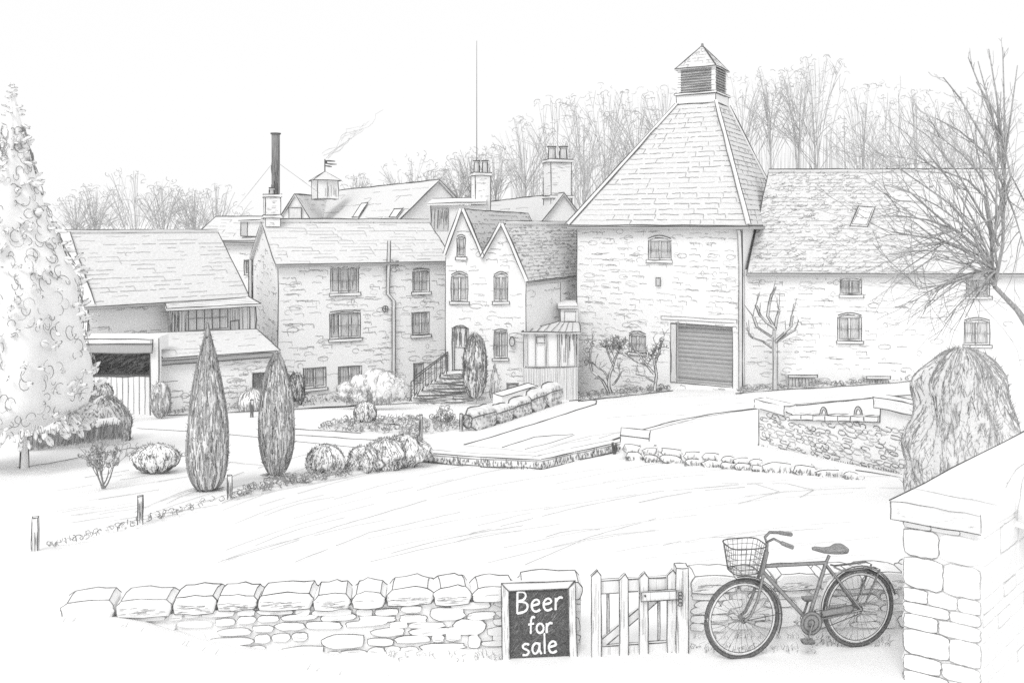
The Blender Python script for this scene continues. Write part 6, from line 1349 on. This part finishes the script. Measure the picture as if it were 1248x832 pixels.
# basket: wire grid
mb = MB(); r = .0028; rim0, rim1 = bz(885.5, 660), bz(929, 664); zt = (rim0.z + rim1.z) / 2 + .0; bb0, bb1 = bz(890, 694), bz(921, 695.5); zbk = (bb0.z + bb1.z) / 2; wd_t, wd_b = .13, .1
def bkp(s, d, z):     # s -1..1 along, d -1..1 across, z 0 bottom..1 top
    cT, cB = (rim0 + rim1) / 2, (bb0 + bb1) / 2; c = cB + (cT - cB) * z; c = VZ(c, zbk + (zt - zbk) * z); hl_ = ((bb1 - bb0).length + ((rim1 - rim0).length - (bb1 - bb0).length) * z) / 2; hd = wd_b + (wd_t - wd_b) * z
    a = math.atan2(d, s); k = 1 / max(1e-6, (abs(math.cos(a)) ** 4 + abs(math.sin(a)) ** 4) ** .25); return c + bc.u * (math.cos(a) * k * hl_) + bc.n * (math.sin(a) * k * hd)
def bring(z, n=32): return [bkp(math.cos(a), math.sin(a), z) for a in np.linspace(0, 2 * math.pi, n + 1)]
for z in (0, .2, .4, .6, .8): mb.tube(bring(z), r, G2 if z else G1, 4)
mb.tube(bring(1), r * 2.0, G1, 6); mb.tube(bring(.01), r * 1.6, G1, 5)
for a in np.linspace(0, 2 * math.pi, 25)[:-1]: mb.tube([bkp(math.cos(a), math.sin(a), z) for z in (0, .5, 1)], r, G1, 4)
for t in np.linspace(-.8, .8, 6):
    mb.tube([bkp(-1, t * .99, 0), bkp(1, t * .99, 0)], r, G2, 4)
mb.build('basket', BK)
def guard(c, rad, a0, a1, w=.026):
    mb = MB(); n = 26; A_ = np.linspace(a0, a1, n); vs = []
    for a in A_:
        for dd, rr_ in ((-w, rad - .012), (-w * .6, rad), (w * .6, rad), (w, rad - .012)): vs.append(c + bc.u * (rr_ * math.cos(a)) + Vector((0, 0, rr_ * math.sin(a))) + bc.n * dd)
    mb.mesh(vs, [(i * 4 + k, i * 4 + k + 1, (i + 1) * 4 + k + 1, (i + 1) * 4 + k) for i in range(n - 1) for k in range(3)], GLASSL)
    for k in (1, 3): mb.tube([vs[i * 4 + (2 if k == 1 else 3)] + bc.n * .002 for i in range(n)], RW(7.4, 1.0), G1, 4)
    return mb
R_ = math.radians
mb = guard(cF, RWH + .022, R_(98), R_(-24)); mb.tube([cF + bc.n * .05, cF + bc.u * (RWH + .01) * math.cos(R_(4)) + Vector((0, 0, (RWH + .01) * math.sin(R_(4)))) + bc.n * .03], .004, G1, 5); mb.build('mudguard', BK)
mb = guard(cR, RWH + .024, R_(196), R_(14)); mb.build('mudguard', BK)
mb = MB()
for s_ in (-1, 1):
    o = bc.n * .06 * s_; btube(mb, [bz(1014, 689) + o * .4, bz(1022, 692) + o, bz(1060, 687.5) + o, bz(1067, 690) + o, cR + o * .9 + Vector((.02, 0, .03))], .006, BIKE, 6)
for t in (.15, .45, .75): a, b = bz(1022, 692), bz(1060, 687.5); c = a + (b - a) * t; mb.tube([c - bc.n * .06, c + bc.n * .06], .005, BIKE, 5)
mb.build('luggage_rack', BK)
mb = MB(); cr = BBp + bc.n * .055; mb.tube([cr, cr + bc.n * .006], .098, BIKE, 28, True)
for rad in (.098, .07, .03): mb.tube([cr + bc.n * .009 + bc.u * rad * math.cos(a) + Vector((0, 0, rad * math.sin(a))) for a in np.linspace(0, 6.283, 29)], RW(7.4, .9), G1, 4)
ck = mb.build('chainring', BK); mb = MB(); pu, pd = bz(985.5, 729, -.08), bz(984.5, 781, .1)
btube(mb, [BBp + bc.n * .075, pd + Vector((0, 0, .012))], .0085, BIKE, 6); mb.build('crank', ck); mb = MB(); btube(mb, [BBp - bc.n * .075, pu], .0085, BIKE, 6); mb.build('crank', ck)
for p in (pu, pd):
    mb = MB(); mb.box(p, (.05, .035, .011), LEATH, 0.1); mb.tube([p + Vector((.055 * math.cos(a), .04 * math.sin(a) - .01, 0)) for a in np.linspace(0, 6.28, 13)], .005, G1, 4); mb.build('pedal', ck)
mb = MB(); q = [bz(1001, 744, .06), bz(1036, 737, .06), bz(1041, 740, .06), bz(1037, 745, .06), bz(1003, 751, .06)]; mb.poly(q, BIKE); mb.poly([p - bc.n * .012 for p in q][::-1], BIKE); mb.loop([p + bc.n * .003 for p in q], RW(7.4, .8), G1)
for dz in (.095, -.085): mb.tube([BBp + bc.n * .058 + Vector((0, 0, dz)), cR + bc.n * .05 + Vector((0, 0, dz * .35))], .004, G1, 4)
mb.build('chain_guard', BK)

# foreground stone wall end with heavy coping slab (right)
A = V2(2.985, 7.0); Bq = V2(3.52, 6.66); dw = V2(.715, .70).normalized(); TZp = 1.43
PW = thing('foreground_wall', 'near stone wall end with heavy flat coping slab at the right edge', 'wall', Vector((3.4, 7.3, 0)))
inn = .075; eu = (Bq - A).normalized(); a_, b_ = A + eu * inn + dw * inn, Bq - eu * inn * .2 + dw * inn
Lw = 6.0; zc = TZp - .145; mb = MB(); q = [a_, b_, b_ + dw * Lw, a_ + dw * Lw]; mb.hexa([VZ(p, -.3) for p in q] + [VZ(p, zc) for p in q], PAPER)
ef = Fac(a_, b_, 7.0); z = zc; rowsz = [.06, .22, .25, .11, .09, .12, .20, .13, .10, .10]
right = Fac(b_, b_ + dw * Lw, 8)
for i, h in enumerate(rowsz):
    z -= h; s = 0
    while s < ef.w - .02:
        w = U(.22, .48) if h > .15 else U(.16, .34); e = min(ef.w, s + w); e = ef.w if ef.w - e < .1 else e; v = 1.15 - .6 * (s / ef.w)
        stone(mb, ef.W(((s + e) / 2 - .006, z + h / 2)), ef.u, Vector((0, 0, 1)), ef.n, (e - s) * 1.005, h * .985, .014, 7, lw=.85, lm=G2 if s < .15 else G3, jit=.09, nseg=22, power=7, line=rnd() < v * .85); s = e
    s = 0
    while s < 1.6:
        w = U(.25, .5); stone(mb, right.W((s + w / 2, z + h / 2)), right.u, Vector((0, 0, 1)), right.n, w, h * .99, .01, 6.5, lw=.8, lm=G4, jit=.05, nseg=20, power=9, line=rnd() < .12); s += w
    left = Fac(a_, a_ + dw * Lw, 8); s = 0
    while s < 3: w = U(.25, .5); stone(mb, left.W((s + w / 2, z + h / 2)), left.u, Vector((0, 0, 1)), -right.n, w, h * .96, .02, 7.5, lw=.8, lm=G3, jit=.07, power=5, line=rnd() < .5); s += w
mb.build('masonry', PW)
mb = MB(); n = 9; th_ = .14
edgeL = [A + dw * (Lw * k / n) + V2(U(-.012, .012), U(-.012, .012)) for k in range(n + 1)]; edgeR = [Bq + dw * (Lw * k / n) + V2(U(-.02, .02), U(-.02, .02)) for k in range(n + 1)]
top_ = [VZ(p, TZp) for p in edgeL] + [VZ(p, TZp - .01) for p in reversed(edgeR)]; mb.slab(top_, th_, PAPER); r = RW(7, 1.3)
mb.tube([VZ(p, TZp + .004) for p in edgeL], [r * U(.7, 1.2) for _ in edgeL], G1, 4); mb.line(VZ(A, TZp + .003), VZ(Bq, TZp - .007), r * .8, G2, 1.5); mb.line(VZ(A, TZp - th_), VZ(Bq, TZp - th_ - .01), r, G1, 1.5); mb.line(VZ(A, TZp), VZ(A, TZp - th_), r * 1.2, G1); mb.line(VZ(Bq, TZp), VZ(Bq, TZp - th_), r, G2)
mb.line(VZ(A + dw * .45, TZp + .004), VZ(Bq + dw * .35, TZp - .003), r * .7, G3, 2)
for k in range(26): t = U(.05, .9); p = VZ(A + eu * .64 * t, TZp - U(.02, .12)) + ef.n * .003; mb.line(p, p + Vector((U(.02, .08), -.02, 0)), r * .4, G4)
mb.build('coping_slab', PW)
mb = MB(); bc0 = Bq + dw * .75 - eu * .02; S = rev(lambda t: .34 * max(0.0, 1 - t ** 2.2) ** .5, VZ(bc0 + eu * .18 + dw * .3, TZp - .28), .52, .10, 1.5, 4.4); rev_mesh(mb, S, PAPER, 26, 14)
for a in (2.4, 2.9, 3.4, 3.9, 4.5): pts = [S(a + .1 * math.sin(t * 5), t) + Vector((math.cos(a), math.sin(a), .2)) * .004 for t in np.linspace(.1, .98, 12)]; mb.tube(pts, [RW(6.5, .8) * U(.5, 1.2) for _ in pts], G3, 4)
mb.build('boulder', PW)
# grass tufts at the foot of wall and bicycle
mb = MB()
for k in range(240):
    px, py = (U(838, 1010), U(788, 796)) if k < 130 else ((U(470, 612), U(796, 806)) if k < 170 else (U(990, 1086), U(780, 788)))
    g = gp(px, py, 6.5); g = Vector((X(px, 7.75), 7.75, 0)) if k < 130 and rnd() < .5 else g
    h = U(.015, .06); mb.tube([g, g + Vector((U(-.02, .02), 0, h * .6)), g + Vector((U(-.04, .04), 0, h))], [RW(7.5, .7), RW(7.5, .6), RW(7.5, .3)], G2 if rnd() < .6 else G3, 3)
struct(mb, 'grass', 'stuff', 'thin grass tufts at the foot of the roadside wall and bicycle', 'grass')

# ================================================================== CAMERA, LIGHT, SKY
sc = bpy.context.scene
cam = bpy.data.cameras.new('camera'); co = bpy.data.objects.new('camera', cam); C.objects.link(co); co.location = (0, 0, CZ); co.rotation_euler = (math.radians(90), 0, 0)
cam.sensor_width = 36; cam.lens = 36 * F / 1248; cam.shift_y = -(416 - HY) / 1248; cam.clip_end = 4000; cam.clip_start = .1; sc.camera = co
sun = bpy.data.lights.new('sun', 'SUN'); so = bpy.data.objects.new('sun', sun); C.objects.link(so); sun.energy = 1.5; sun.angle = math.radians(25); sun.color = (1, .995, .985); el, az = math.radians(48), math.radians(200)
dirv = Vector((math.sin(az) * math.cos(el), math.cos(az) * math.cos(el), math.sin(el))); so.rotation_euler = dirv.to_track_quat('Z', 'Y').to_euler()
w = bpy.data.worlds.new('World'); sc.world = w; w.use_nodes = True; nt = w.node_tree; bg = nt.nodes['Background']; sky = nt.nodes.new('ShaderNodeTexSky'); sky.sky_type = 'NISHITA'; sky.sun_disc = False; sky.sun_elevation = el; sky.sun_rotation = az
bw = nt.nodes.new('ShaderNodeHueSaturation'); bw.inputs['Saturation'].default_value = 0.0; nt.links.new(sky.outputs['Color'], bw.inputs['Color'])
mx = nt.nodes.new('ShaderNodeMix'); mx.data_type = 'RGBA'; mx.inputs['Factor'].default_value = .95; mx.inputs['B'].default_value = (10.0, 10.0, 10.0, 1)   # an even white overcast
nt.links.new(bw.outputs['Color'], mx.inputs['A']); nt.links.new(mx.outputs['Result'], bg.inputs['Color']); bg.inputs['Strength'].default_value = .1
sc.view_settings.view_transform = 'Standard'; sc.view_settings.look = 'None'; sc.view_settings.exposure = 0.03; sc.view_settings.gamma = 1.0
sc.cycles.use_denoising = False; sc.cycles.max_bounces = 6; sc.cycles.diffuse_bounces = 5
sc.render.film_transparent = False
